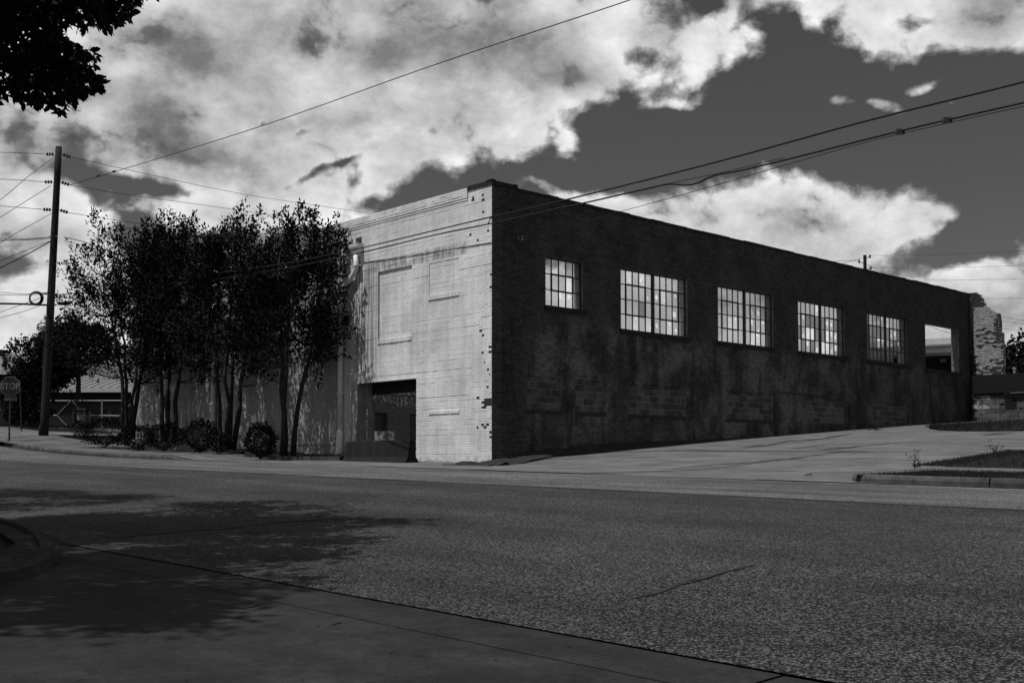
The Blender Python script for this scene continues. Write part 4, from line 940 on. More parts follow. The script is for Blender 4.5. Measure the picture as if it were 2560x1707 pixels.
def broadleaf(name, px, pyb, Y, ztop, rad, zlow, n, label, group, seed, lsize=(.11, .22), trunk=True, cat='tree', squash=1.0):
    r_ = np.random.default_rng(seed); g = at(px, pyb, Y); c = np.array([g[0], g[1], g[2]]); t = thing(name, c, label, cat, group)
    cz = (zlow + ztop) / 2; hh = (ztop - zlow) / 2
    lobes = [(np.array([r_.uniform(-.6, .6) * rad, r_.uniform(-.5, .5) * rad, cz + r_.uniform(-.62, .66) * hh]), r_.uniform(.34, .55)) for _ in range(15)]
    tb = MB(); tb.tube(curve(c - [0, 0, .3], (c[0], c[1], cz), (.1, 0, 0), 6), np.linspace(.2, .1, 6), 8)
    for o, s_ in lobes[:9]: tb.tube(curve((c[0], c[1], c[2] + (cz - c[2]) * r_.uniform(.4, .9)), (c[0] + o[0], c[1] + o[1], o[2]), (0, 0, -.2)), np.linspace(.08, .02, 5), 5, False)
    tb.build('trunk', M_bark, t, True)
    P = []; Dn = []
    for o, s_ in lobes:
        m_ = n // len(lobes); q = r_.normal(size=(m_, 3)); q /= np.linalg.norm(q, axis=1, keepdims=True); q *= (r_.uniform(.35, 1.0, m_) ** .45)[:, None]
        lump = np.array([1 + .45 * mnoise.noise(Vector(tuple(v * 2.6 + o))) for v in q])[:, None]
        P.append(np.array([c[0], c[1], 0]) + o + q * lump * s_ * [rad * squash, rad * .9, hh * .9]); Dn.append(q + r_.normal(0, .5, q.shape))
    P = np.concatenate(P); Dn = np.concatenate(Dn)
    leaves('crown', P, Dn, r_.uniform(*lsize, len(P)), M_leaf4, t, narrow=1.6)
    return t
broadleaf('street_tree', 100, 1078, 58, 7.2, 1.9, 2.0, 10000, 'bushy tree behind the utility pole and street lamp', 'broadleaf trees beyond the gate', 31)
broadleaf('street_tree', 36, 1076, 60, 5.5, .75, 1.9, 3600, 'smaller bushy tree beside the tall one, left of the utility pole', 'broadleaf trees beyond the gate', 32)
broadleaf('street_tree', 190, 1076, 64, 8.3, 3.0, 5.7, 9000, 'wide tree behind the leftmost small tree, over the pale metal roof', 'broadleaf trees beyond the gate', 33)
broadleaf('roadside_tree', 2545, 960, 92, 10.2, 5.4, 3.2, 9000, 'dark tree mass at the right edge beyond the ruined brick end', 'trees beyond the ruined building', 34, (.25, .45))
broadleaf('roadside_tree', 2640, 960, 96, 11.6, 6.0, 3.2, 9000, 'dark tree half out of frame beyond the vent roof', 'trees beyond the ruined building', 35, (.25, .45))
broadleaf('roadside_tree', 2372, 950, 100, 9.9, 2.6, 4.0, 4500, 'dark tree seen through the open window hole', 'trees beyond the ruined building', 36, (.25, .45))

# the big tree overhead on the left: its crown throws the shade on the near road
def in_poly(P, x, y):
    P = np.asarray(P); c = np.zeros(np.shape(x), bool); j = len(P) - 1
    for i in range(len(P)):
        cond = ((P[i, 1] > y) != (P[j, 1] > y)); xi = (P[j, 0] - P[i, 0]) * (y - P[i, 1]) / (P[j, 1] - P[i, 1] + 1e-12) + P[i, 0]; c ^= cond & (x < xi); j = i
    return c
def project(P):
    fw = P[:, 1] * cp + P[:, 2] * sp; u = (-P[:, 1] * sp + P[:, 2] * cp) / fw; return 1280 + FPX * P[:, 0] / fw, CYP - FPX * u
CAN = [(-60, -80), (390, -80), (352, 8), (335, 28), (318, 45), (296, 62), (262, 75), (225, 62), (205, 78), (178, 58), (152, 62), (148, 88), (185, 104), (205, 118), (236, 130), (250, 148), (226, 172), (262, 196), (258, 220), (212, 232), (196, 252), (196, 268), (172, 262), (150, 284), (128, 268), (92, 262), (50, 256), (14, 242), (-60, 252)]
CGAP = [(46, 62), (62, 56), (86, 84), (88, 96), (50, 92)]
tree_foot = p3(8.5, -5.2)
bt = thing('overhanging_tree', tree_foot, 'large leafy tree whose dark branches hang into the top left corner', 'tree')
LB_, LD_, cl_nodes = [], [], []
def allowed(P, margin=0):
    x, y = project(P); m1 = (x < -15) | (y < -15); return m1 | (in_poly(CAN, x, y) & ~in_poly(CGAP, x, y) & (P[:, 1] > 3))
# plan outline of the wanted shade, taken on the ground
sh1 = [gpix(*p)[:2] for p in ((10, 1222), (120, 1224), (250, 1237), (385, 1243), (260, 1256), (180, 1270), (10, 1282))]
sh2 = [gpix(*p)[:2] for p in ((10, 1318), (60, 1300), (200, 1283), (330, 1286), (500, 1297), (650, 1293), (850, 1293), (1050, 1303), (890, 1320), (880, 1350), (800, 1372), (800, 1402), (690, 1425), (705, 1462), (610, 1498), (480, 1550), (340, 1582), (200, 1578), (10, 1565))]
sh1 = [(sh1[0][0] - 4.5, sh1[0][1] + 1.0)] + sh1 + [(sh1[-1][0] - 4.5, sh1[-1][1] - .3)]; sh2 = [(sh2[0][0] - 5.5, sh2[0][1] + .6)] + sh2 + [(sh2[-1][0] - 2.5, sh2[-1][1] - 1.2), (sh2[-1][0] - 6, sh2[-1][1] + 2)]
cot = 1 / math.tan(SUN_EL)
def shade_cluster(poly, n, hlo, hhi):
    poly = np.array(poly); lo, hi = poly.min(0), poly.max(0); got = 0
    while got < n:
        q = rng.uniform(lo, hi, (400, 2)); q = q[in_poly(poly, q[:, 0], q[:, 1])]
        h = rng.uniform(hlo, hhi, len(q)); s, t = to_st(q[:, 0], q[:, 1]); gz_ = zst(s, t)
        P = np.stack([q[:, 0] + SUNH[0] * h * cot, q[:, 1] + SUNH[1] * h * cot, gz_ + h], -1)
        P = P[allowed(P)]
        cl_nodes.extend(P[: n - got]); got += len(P[: n - got])
shade_cluster(sh2, 900, 4.4, 7.6); shade_cluster(sh1, 260, 4.8, 7.6)
# clusters in sight, in the corner of the picture
vis = []
while len(vis) < 300:
    x, y, Y = rng.uniform(-60, 370), rng.uniform(-80, 270), rng.uniform(8.2, 10.6)
    if in_poly(CAN, np.array([x]), np.array([y]))[0] and not in_poly(CGAP, np.array([x]), np.array([y]))[0]: vis.append(at(x, y, Y))
cl_nodes = np.array(cl_nodes); vis = np.array(vis)
for arr_, per_ in ((cl_nodes, 80), (vis, 20)):
    b0 = np.repeat(arr_, per_, 0) + rng.normal(0, .16 if per_ == 80 else .085, (len(arr_) * per_, 3)); LB_.append(b0); LD_.append(rng.normal(0, .6, b0.shape) + [0.25, 0, -.35])
LB_ = np.concatenate(LB_); LD_ = np.concatenate(LD_); ok = allowed(LB_); LB_, LD_ = LB_[ok], LD_[ok]
leaves('crown', LB_, LD_, np.where(np.arange(len(LB_)) < len(LB_) - 5500, rng.uniform(.08, .15, len(LB_)), rng.uniform(.06, .105, len(LB_))), M_leaf2, bt, droop=.15, narrow=1.35)
tb = MB(); fork = np.array(tree_foot) + [0.3, .2, 3.6]
tb.tube(curve(tree_foot - [0, 0, .2], fork, (.1, 0, 0), 6), np.linspace(.34, .24, 6), 12); tb.build('trunk', M_bark, bt, True)
tb = MB(); allc = np.concatenate([cl_nodes[::22], vis[::14]])
for p in allc:
    mid = fork + (p - fork) * .5 + [0, 0, .45]
    C_ = np.concatenate([curve(fork, mid, (0, 0, .25), 5)[:-1], curve(mid, p, (0, 0, .12), 6)])
    keepm = allowed(C_[2:])
    if keepm.all(): tb.tube(C_, np.linspace(.07, .006, len(C_)), 5, False)
tb.build('limbs', M_bark, bt)
tw = MB()
for x0, y0, x1, y1 in ((212, 133, 227, 114), (244, 200, 260, 188), (165, 262, 202, 278), (150, 270, 152, 295), (80, 255, 92, 275), (180, 240, 184, 228)):
    tw.tube(curve(at(x0, y0, 9.0), at(x1, y1, 9.0), (0, 0, -.015), 5), [.004, .0035, .003, .0025, .002], 4, False)
tw.build('twigs', M_bark, bt)

# weeds on the verge and at the lot's edge
def weed(px, py, Yf, h, n, label, seed, spread=.12):
    r_ = np.random.default_rng(seed); g = gpix(px, py, f=Yf); t = thing('weed', g, label, 'weed', 'weeds at the edges of the lot')
    m = MB(); B_, D_ = [], []
    for k in range(n):
        e = g + [r_.normal(0, spread), r_.normal(0, spread), h * r_.uniform(.5, 1)]; C_ = curve(g + [r_.normal(0, .05), r_.normal(0, .05), -.05], e, (0, 0, 0), 5); m.tube(C_, np.linspace(.005, .002, 5), 3, False)
        for j in range(10): B_.append(C_[r_.integers(1, 5)] + r_.normal(0, .02, 3)); D_.append(r_.normal(0, .5, 3) + [0, 0, .3])
    m.build('stem', M_grass, t); leaves('leaves', np.array(B_), np.array(D_), r_.uniform(.03, .07, len(B_)), M_leaf3, t)
fv = lambda s, t: zst(s, t) + .12
weed(2288, 1167, fv, .36, 7, 'tall thin weed at the tip of the verge', 41); weed(2490, 1133, fv, .26, 6, 'weed on the back edge of the verge', 43, .1)
weed(2192, 1076, zst, .24, 14, 'dark clump of weeds on the lot near the wall', 44, .25); weed(2177, 1076, zst, .16, 10, 'lower clump of weeds left of the dark clump near the wall', 45, .2); weed(2327, 1072, zst, .22, 12, 'weeds at the tip of the far grass island', 46, .2)

# ------------------------------------------------------------------ street furniture
# concrete barrier in front of the door
def ground_pt(px, t):
    r = ray(px, 1168); Y = t / (r[:2] @ UA); return to_st(r[0] * Y, Y)[0]
bs0, bs1 = ground_pt(1006, 18.75), ground_pt(846, 18.75)
FJ = Fr(np.array([*xy(0, 19.08), 0.0]), ul, -ua)
bl = bs1 - bs0; bz = -.115
jb = thing('concrete_barrier', FJ((bs0 + bs1) / 2, 0, bz), 'stained dark concrete barrier standing before the open loading door', 'barrier')
prof = [(-.33, 0), (-.33, .07), (-.15, .32), (-.09, .76), (-.06, .80), (.06, .80), (.09, .76), (.15, .32), (.33, .07), (.33, 0)]
m = MB(); rings = []
for a in np.linspace(0, 1, 9):
    e = .0 if 0 < a < 1 else .012
    rings.append([FJ(bs0 + bl * a, n_ * (1 - e * 2), bz - .02 + z * (1 - e)) for n_, z in prof])
k = len(prof); V = [p for r_ in rings for p in r_]; F = [(a * k + b, a * k + (b + 1) % k, (a + 1) * k + (b + 1) % k, (a + 1) * k + b) for a in range(8) for b in range(k)]
F.append(tuple(range(k - 1, -1, -1))); F.append(tuple(8 * k + b for b in range(k))); m.add(V, F); m.build('body', M_jersey, jb)
for a in (.20, .70):
    m = MB(); cx_ = bs0 + bl * (1 - a); m.tube([FJ(cx_ + .07 * math.cos(th), 0, bz + .785 + .09 * math.sin(th)) for th in np.linspace(0, math.pi, 9)], .012, 6); m.build('lifting_loop', M_steel, jb)

# utility pole with insulators
YP = 52.0
base = at(110, 1088, YP); topp = at(147, 367, YP)
up_ = thing('utility_pole', base, 'tall dark wooden utility pole leaning slightly at the left', 'utility pole')
m = MB(); u = np.linspace(-.03, 1, 12)[:, None]; m.tube(base + (topp - base) * u, np.linspace(.20, .145, 12), 12); m.build('shaft', M_wood, up_, True)
pole_at = lambda y: base + (topp - base) * ((1088 - y) / (1088 - 367.0))
def strain(y, side, dy):
    """a string of three suspension discs reaching out from the pole"""
    a = pole_at(y) + [side * .15, 0, 0]; b = pole_at(y) + [side * .62, 0, -dy]; m = MB(); m.tube([a, b], .018, 6)
    d = (b - a) / np.linalg.norm(b - a); L = np.linalg.norm(b - a)
    for k in (.28, .55, .82):
        q = a + d * L * k; m.tube([q - d * .05, q - d * .03, q + d * .02, q + d * .05], [.03, .085, .07, .02], 9)
    m.build('insulator', M_insul, up_); return b
ends = {}
for i, (y, dl, dr) in enumerate(((386, -.0, .14), (456, .0, .14), (526, -.02, .14))):
    ends[i, -1] = strain(y, -1, dl); ends[i, 1] = strain(y, 1, dr)
m = MB(); q = pole_at(655); m.tube([q + [-.18, -.05, 0], q + [-.30, -.05, .02]], .02, 6); m.tube([pole_at(593) + [-.2, -.1, -.02], pole_at(593) + [.2, -.1, -.02]], .03, 6); m.tube([pole_at(738) + [-.35, -.1, 0], pole_at(738) + [.3, -.1, 0]], .035, 6); m.build('bracket', M_steel, up_)
m = MB(); m.tube([pole_at(y) + [.13, -.12, 0] for y in (680, 800, 950, 1085)], .035, 6); m.build('conduit', M_black, up_)
cc_ = pole_at(749) + [-.64, -.2, 0]; m = MB()
for k in range(5):
    rr = .25 + .02 * k; m.tube([cc_ + [rr * math.cos(a), .02 * k, rr * math.sin(a)] for a in np.linspace(0, 2 * math.pi, 26)], .022, 5, False)
tag(m.build('cable_coil', M_wire, None), 'round coil of black cable hanging left of the utility pole', 'cable coil')
m = MB(); sq_ = at(162, 760, 51.6); m.tube([sq_ + [-.3, 0, 0], sq_ + [.05, 0, .03], sq_ + [.35, 0, .08]], [.05, .10, .05], 8); tag(m.build('splice_case', M_wire, None), 'black cable splice case just right of the utility pole', 'splice case')

def cable(pts, Y0, Y1, r, label, name='overhead_wire', group='overhead wires', n=40):
    P = np.array(pts, float); x = P[:, 0]; L = np.concatenate([[0], np.cumsum(np.hypot(*np.diff(P, axis=0).T))]); u = np.linspace(0, L[-1], n)
    # smooth through the points
    def cr(v):
        t = np.gradient(v, L) if len(v) > 2 else np.full(len(v), (v[-1] - v[0]) / (L[-1] - L[0])); o_ = []
        for q in u:
            i = min(max(np.searchsorted(L, q) - 1, 0), len(L) - 2); h = L[i + 1] - L[i]; s_ = (q - L[i]) / h
            o_.append((2 * s_**3 - 3 * s_**2 + 1) * v[i] + (s_**3 - 2 * s_**2 + s_) * h * t[i] + (-2 * s_**3 + 3 * s_**2) * v[i + 1] + (s_**3 - s_**2) * h * t[i + 1])
        return np.array(o_)
    X, Yp = cr(P[:, 0]), cr(P[:, 1]); inv = 1 / Y0 + (1 / Y1 - 1 / Y0) * u / L[-1]
    Q = [at(a, b, 1 / c_) for a, b, c_ in zip(X, Yp, inv)]
    if P[0, 0] < 0: d = Q[0] - Q[1]; Q = [Q[0] + d / np.linalg.norm(d) * 22] + Q        # wires go on past the frame
    if P[-1, 0] > 2560 or P[-1, 1] < 0: d = Q[-1] - Q[-2]; Q = Q + [Q[-1] + d / np.linalg.norm(d) * 22]
    m = MB(); m.tube(Q, r, 5, False)
    return tag(m.build(name, M_wire, None), label, 'wire', group)
def pxof(p): x, y = project(np.array([p])); return (float(x[0]), float(y[0]))
cable([pxof(ends[0, 1]), (330, 427), (640, 491), (780, 512), (960, 539)], 52, 88, .013, 'topmost wire running right from the pole to behind the roof')
cable([pxof(ends[1, 1]), (300, 484), (480, 509), (640, 532), (800, 556)], 52, 86, .013, 'second wire running right from the pole into the small trees')
cable([pxof(ends[2, 1]), (280, 549), (420, 570), (600, 598)], 52, 82, .013, 'third wire running right from the pole into the small trees')
cable([(160, 593), (210, 605), (265, 625), (420, 685)], 52, 70, .02, 'upper of two service wires below the insulators, right of the pole')
cable([(160, 602), (210, 615), (265, 635), (420, 690)], 52, 70, .011, 'lower of two service wires below the insulators, right of the pole')
cable([pxof(ends[1, 1]), (285, 430), (640, 320), (1100, 158), (1577, 0), (1900, -112)], 52, 24, .014, 'long wire rising from the pole across the clouds to the top edge')
for nm, px, py, Yc in (('left', 246, 440, 48.3), ('right', 285, 429, 47.5)):
    m = MB(); q = at(px, py, Yc); d = at(px + 20, py - 6, Yc) - q; m.tube([q - d * .25, q, q + d * .25], [.03, .05, .03], 6); tag(m.build('wire_splice', M_wire, None), 'small ' + ('first' if nm == 'left' else 'second') + ' splice on the long rising wire, counted from the pole', 'splice')
cable([(-40, 380), (0, 381), (60, 383), pxof(ends[0, -1])], 49, 52, .013, 'topmost level wire left of the pole')
cable([(-40, 446), (0, 448), (60, 451), pxof(ends[1, -1])], 49, 52, .013, 'second level wire left of the pole')
cable([(-40, 512), (0, 515), (60, 520), pxof(ends[2, -1])], 49, 52, .013, 'third level wire left of the pole')
cable([(-40, 525), (0, 500), (66, 445), (132, 395)], 44, 52, .013, 'steep wire from near the pole top to the left edge')
cable([(-40, 570), (0, 544), (60, 506), (128, 464)], 44, 52, .013, 'steep wire from the second insulators to the left edge')
cable([(-40, 632), (0, 607), (60, 572), (128, 534)], 44, 52, .013, 'steep wire from the third insulators to the left edge')
cable([(-40, 595), (0, 595), (60, 597), (128, 592)], 48, 52, .012, 'upper of two level wires meeting the pole at the service bracket')
cable([(-40, 603), (0, 601), (60, 600), (128, 595)], 48, 52, .02, 'lower thicker of two level wires meeting the pole at the service bracket')
cable([(-40, 672), (0, 653), (60, 628), (128, 602)], 44, 52, .013, 'thin slanting wire below the service bracket, left of the pole')
cable([(-40, 690), (0, 670), (60, 640), (128, 603)], 44, 52, .024, 'thick twisted slanting cable below the service bracket')
cable([(-40, 730), (0, 731), (60, 735), (118, 731)], 48, 52, .013, 'thin level wire just above the cable coil')
cable([(-40, 737), (0, 737), (60, 738), (118, 733)], 48, 52, .013, 'second thin level wire just above the cable coil')
cable([(-40, 759), (0, 759), (80, 761), (122, 763)], 48, 52, .045, 'thick black level cable through the coil')
cable([(-40, 791), (0, 780), (50, 763), (110, 742)], 44, 52, .012, 'faint slanting wire passing behind the coil')
cable([(-40, 806), (0, 795), (50, 781), (100, 765)], 44, 52, .012, 'lowest faint slanting wire under the coil')
CABT = [(140, 737), (218, 730), (290, 717), (372, 709), (550, 682), (750, 652), (894, 622), (1100, 573), (1227, 543), (1360, 513), (1500, 479), (1770, 411), (2189, 297), (2560, 205), (2760, 152)]
cable(CABT, 52, 13.5, .0165, 'upper thick cable crossing the white wall and the sky to the right edge', 'overhead_cable', 'thick cables crossing in front of the building', 90)
CABL = [(140, 742), (240, 745), (372, 719), (550, 697), (750, 664), (894, 634), (1100, 585), (1228, 559), (1360, 530), (1500, 499), (1610, 474), (1680, 460), (1722, 463), (1745, 458), (1768, 446), (1860, 425), (2000, 391), (2189, 343), (2300, 316), (2560, 257), (2760, 212)]
cable(CABL, 51.8, 13.5, .0165, 'lower thick cable with a dip above the brick parapet', 'overhead_cable', 'thick cables crossing in front of the building', 140)
cable([(1610, 473), (1690, 455), (1770, 439), (1960, 395)], 1 / (1 / 51.8 + (1 / 13.5 - 1 / 51.8) * (1610 - 140) / 2620) - .05, 1 / (1 / 51.8 + (1 / 13.5 - 1 / 51.8) * (1960 - 140) / 2620) - .05, .007, 'thin messenger wire over the dip of the lower cable')
ins_pos = FA(ai, .13, zi)
cable([pxof(ins_pos), (1420, 566), (1545, 531), (1770, 469), (2000, 402), (2189, 350), (2370, 308), (2560, 266), (2760, 225)], float(ins_pos[1]), 13.5, .007, 'thin wire from the wall insulator up to the thick cables', n=70)
m = MB(); m.tube([FB(*(lambda h: (h[0], .022, h[1]))(FB.hit(x, y, .022))) for x, y in ((1229, 606), (1160, 617), (1100, 627), (1000, 643), (870, 662), (780, 677))], .008, 5); tag(m.build('overhead_wire', M_wire, None), 'thin service wire strung across the white wall', 'wire', 'overhead wires')
for px, py in ((2250, 329), (2368, 300)):
    f_ = (px - 140) / 2620; Yc = 1 / (1 / 51.8 + (1 / 13.5 - 1 / 51.8) * f_); m = MB(); q = at(px, py + 1, Yc); m.abox(q[0] - .06, q[1] - .03, q[2] - .035, q[0] + .06, q[1] + .03, q[2] + .035)
    tag(m.build('cable_clamp', M_insul, None), 'small black clamp on the lower thick cable, ' + ('nearer the building' if px < 2300 else 'nearer the right edge'), 'clamp')

# stop sign
YS = 47.5; sc_ = YS / FPX
sb = at(22, 1096, YS); ss_ = thing('stop_sign', sb, 'stop sign with an all way plate at the left edge', 'stop sign')
m = MB(); m.abox(sb[0] - .03, sb[1] + .02, sb[2] - .3, sb[0] + .03, sb[1] + .06, sb[2] + 2.45); m.build('post', M_steel, ss_)
cS = at(25.5, 966, YS); apo = 24.6 * sc_; rad_o = apo / math.cos(math.pi / 8)
octo = lambda r_, y: [(cS[0] + r_ * math.cos(math.pi / 8 + k * math.pi / 4), cS[1] + y, cS[2] + r_ * math.sin(math.pi / 8 + k * math.pi / 4)) for k in range(8)]
m = MB(); m.poly_prism(octo(rad_o, 0), (0, .012, 0)); m.build('sign_face', M_signw, ss_)
m = MB(); m.poly_prism(octo(rad_o * .945, -.005), (0, .004, 0)); m.build('sign_panel', M_red, ss_)
def text(name, body, loc, size, m_, parent, sx=1.0, ext=.002):
    cu = bpy.data.curves.new(name, 'FONT'); cu.body = body; cu.size = size; cu.align_x = 'CENTER'; cu.align_y = 'CENTER'; cu.extrude = ext; cu.offset = size * .012
    to = bpy.data.objects.new(name, cu); COL.objects.link(to); dg = bpy.context.evaluated_depsgraph_get(); me = bpy.data.meshes.new_from_object(to.evaluated_get(dg)); bpy.data.objects.remove(to)
    for v in me.vertices: v.co = Vector((v.co.x * sx, -v.co.z, v.co.y))
    me.materials.clear(); me.materials.append(m_); o = bpy.data.objects.new(name, me); o.location = np.array(loc) - root_loc(parent); link(o, parent); return o
text('lettering', 'STOP', (cS[0], cS[1] - .010, cS[2]), 21.5 * sc_, M_signw, ss_, .92)
cP = at(26, 998, YS); m = MB(); m.abox(cP[0] - 15.2 * sc_, cP[1], cP[2] - 4.6 * sc_, cP[0] + 15.2 * sc_, cP[1] + .012, cP[2] + 4.6 * sc_); m.build('plate_border', M_signw, ss_)
m = MB(); m.abox(cP[0] - 14.4 * sc_, cP[1] - .004, cP[2] - 3.9 * sc_, cP[0] + 14.4 * sc_, cP[1] - .001, cP[2] + 3.9 * sc_); m.build('plate_panel', M_red, ss_)
text('lettering', 'ALL WAY', (cP[0], cP[1] - .008, cP[2]), 5.6 * sc_, M_signw, ss_, 1.0)

# street lamp just behind the pole
YL = 54.0; lb = at(107, 1084, YL); lamp = thing('street_lamp', lb, 'post lamp with a pale globe, half hidden by the utility pole', 'street lamp')
gz0 = at(109, 829, YL)[2]; m = MB(); m.lathe((lb[0], lb[1], lb[2]), [(.20, -.1), (.20, .35), (.11, .5), (.075, .8), (.06, gz0 - lb[2] - .45), (.11, gz0 - lb[2] - .35), (.14, gz0 - lb[2] - .02)], 12); m.build('post', M_black, lamp, True)
m = MB(); m.lathe((lb[0], lb[1], gz0), [(.12, 0), (.24, .10), (.27, .28), (.24, .36)], 14); m.build('globe', M_globe, lamp, True)
m = MB(); m.lathe((lb[0], lb[1], gz0 + .36), [(.25, 0), (.23, .08), (.13, .17), (.05, .20), (.05, .28), (.07, .33), (.02, .42), (.01, .5)], 12); m.build('cap', M_galv, lamp, True)

# second post near the stop sign (a leaning galvanised post)
m = MB(); m.tube([at(54, 1078, 53), at(49, 948, 53)], .028, 8); tag(m.build('sign_post', M_steel, None), 'bare leaning metal post behind the stop sign', 'post')

# gate of pipe rails with chain link across the side street
YG = 60.0; G = lambda x, y, d=0: at(x, y, YG) + [0, d, 0]
gt = thing('pipe_gate', G(180, 1081), 'long pipe gate with slanting braces and chain link behind the utility pole', 'gate')
def rail(pts, r_=.028, nm='rail'):
    m = MB(); m.tube([G(*p) for p in pts], r_, 7); m.build(nm, M_galv, gt)
rail([(-30, 1002), (320, 1001)])
rail([(58, 1038), (142, 1038)]); rail([(214, 1038), (298, 1039)]); rail([(100, 1075), (255, 1075)], .02)
for pts in ([(24, 1001), (-10, 1036)], [(26, 1001), (58, 1038)], [(142, 1038), (178, 1001)], [(178, 1001), (198, 1021)], [(142, 1038), (178, 1076)], [(178, 1076), (196, 1058)], [(298, 1039), (334, 1002)]): rail(pts, .022, 'brace')
for x in (99, 255): rail([(x, 999), (x, 1082)], .045, 'post')
m = MB()
for x in np.arange(-30, 320, 2.6):
    m.tube([G(x, 1003, .02), G(x + 74, 1076, .02)], .0022, 3, False); m.tube([G(x + 74, 1003, .025), G(x, 1076, .025)], .0022, 3, False)
stuff(m.build('chain_link', M_steel, gt))
s0 = G(193, 1020, -.05); m = MB(); a_, b_ = G(193.5, 1020, -.06), G(213.5, 1050, -.06); m.abox(a_[0], a_[1], b_[2], b_[0], a_[1] + .01, a_[2])
sg_ = thing('warning_sign', a_, 'white board sign with a dark band hanging on the pipe gate', 'sign'); m.build('board', M_board, sg_)
def patch(x0, y0, x1, y1, m_, nm, d=-.066):
    a_, b_ = G(x0, y0, d), G(x1, y1, d); m = MB(); m.abox(a_[0], a_[1], b_[2], b_[0], a_[1] + .004, a_[2]); m.build(nm, m_, sg_)
patch(193.5, 1025.5, 213.5, 1030.5, M_black, 'band'); patch(198, 1021.6, 209, 1023.6, M_steel, 'print', -.068); patch(197, 1033, 202, 1036, M_steel, 'print', -.068); patch(203, 1031.6, 206, 1036.6, M_black, 'print', -.068); patch(207.5, 1032, 210.5, 1036.6, M_black, 'print', -.068)
m = MB(); m.tube([G(204, 1049, -.07), G(209, 1043, -.07), G(213, 1040, -.07)], .012, 5); m.build('print', M_black, sg_)

# ------------------------------------------------------------------ buildings behind
def house(name, label, px0, px1, Y, zg_, zeave, zridge, depth, roofm, wallm, ribs=0, fascia=True):
    a = at(px0, 1080, Y); b = at(px1, 1080, Y); t = thing(name, ((a[0] + b[0]) / 2, Y, zg_), label, 'building')
    m = MB(); m.abox(a[0] + .2, Y + .3, zg_ - .5, b[0] - .2, Y + depth, zeave - .12); m.build('wall', wallm, t)
    m = MB(); dr = depth * .5; P = [(a[0], Y, zeave), (a[0], Y + dr, zridge), (a[0], Y + depth, zeave), (a[0], Y + depth, zeave - .1), (a[0], Y + dr, zridge - .1), (a[0], Y, zeave - .1)]
    m.poly_prism(P, (b[0] - a[0], 0, 0)); rf = m.build('roof', roofm, t)
    if ribs:
        for k in range(int((b[0] - a[0]) / ribs)):
            x = a[0] + (k + .5) * ribs; m = MB(); m.box((x, Y, zeave + .002), (.05, 0, 0), (0, dr, zridge - zeave), (0, 0, .05))
            m.build('roof_seam', roofm, t)
    if fascia: m = MB(); m.abox(a[0], Y - .05, zeave - .32, b[0], Y - .005, zeave - .02); m.build('fascia', M_fascia, t)
    return t
zz = lambda y, Y: at(0, y, Y)[2]
hb_ = house('shed', 'dark brick building under a pale ribbed metal roof behind the gate', 108, 345, 72, 1.9, zz(968, 72), zz(938, 78.5), 13, M_metalroof, M_darkbuilding, .55)
ha_ = house('house', 'building with a broad grey roof at the left edge behind the bushy tree', -260, 70, 104, 2.2, zz(927, 104), zz(883, 112), 18, M_greyroof, M_darkbuilding)
m = MB(); q = at(3, 883, 112); m.abox(q[0] - .5, q[1] - .3, q[2] - .3, q[0] + .3, q[1] + .3, q[2] + .35); m.build('chimney', M_darkbuilding, ha_)
for x0, x1 in ((180, 189), (222, 228), (270, 276)):
    m = MB(); a_, b_ = at(x0, 1018, 72.25), at(x1, 1058, 72.25); m.abox(a_[0], a_[1], b_[2], b_[0], a_[1] + .04, a_[2]); m.build('window', M_steel, hb_)
# low walls and roof at the right edge
FW = Fr(A0 + ua * (LA - .75), -ul, -ua)
lw = thing('retaining_wall', FW(2.5, 0, float(zst(20, CT + LA))), 'dark low wall of concrete blocks with a square opening beside the ruined end', 'wall')
w1, z1 = FW.hit(2436, 985); w2, z2 = FW.hit(2436, 936)
m = MB(); FW.box(m, .36, 9.0, -.30, .10, z1, z2 - .05); m.build('upper_beam', M_black, lw)
m = MB(); FW.box(m, 2.0, 9.0, -.28, .135, z1 - .05, z1 - .003); m.build('ledge', M_conc, lw)
zb = float(zst(19, CT + LA - .75)) - .2
uo, _ = FW.hit(2512, 1010); u3, _ = FW.hit(2542, 1010); ztop_ = FW.hit(2520, 993)[1]; zbot_ = FW.hit(2520, 1024)[1]
m = MB(); FW.box(m, .3, 9.0, -.32, -.02, zb, z1 - .053); m.build('core', M_block, lw)
hbk = .2; r_ = 0; zq = zb
while zq < z1 - .10:
    x = .3 + (.2 if r_ % 2 else 0)
    while x < 8.6:
        u0, u1, za, zt2 = x + .006, x + .394, zq + .006, min(zq + hbk - .006, z1 - .058)
        if not (u1 > uo and u0 < u3 and zt2 > zbot_ and za < ztop_):
            mbk = MB(); FW.box(mbk, u0, u1, -.05, .012 if x < 2.2 else .004, za, zt2); mbk.build('block', M_flake if (x < .9 and r_ > 3) else M_block, lw)
        x += .4
    zq += hbk; r_ += 1
m = MB(); FW.box(m, uo + .01, u3 - .01, -.06, -.012, zbot_ + .02, ztop_ - .02); m.build('opening', M_black, lw)
vb = thing('vent_roof_building', at(2600, 1000, 70), 'flat pale roof with a short vent pipe beyond the low wall', 'building')
a_, b_ = at(2512, 934, 70), at(2800, 926, 70); m = MB(); m.abox(a_[0], 70, 2, b_[0], 84, a_[2] - .12); m.build('wall', M_darkbuilding, vb)
m = MB(); m.box((a_[0] - .1, 69.8, a_[2] - .12), (b_[0] - a_[0], 0, .1), (0, 14.5, 0), (0, 0, .12)); m.build('roof', M_metalroof, vb)
m = MB(); q = at(2536, 932, 71); m.lathe(tuple(q), [(.07, -.2), (.07, .22), (.12, .23), (.12, .33), (.02, .36)], 10); m.build('vent_pipe', M_galv, vb)
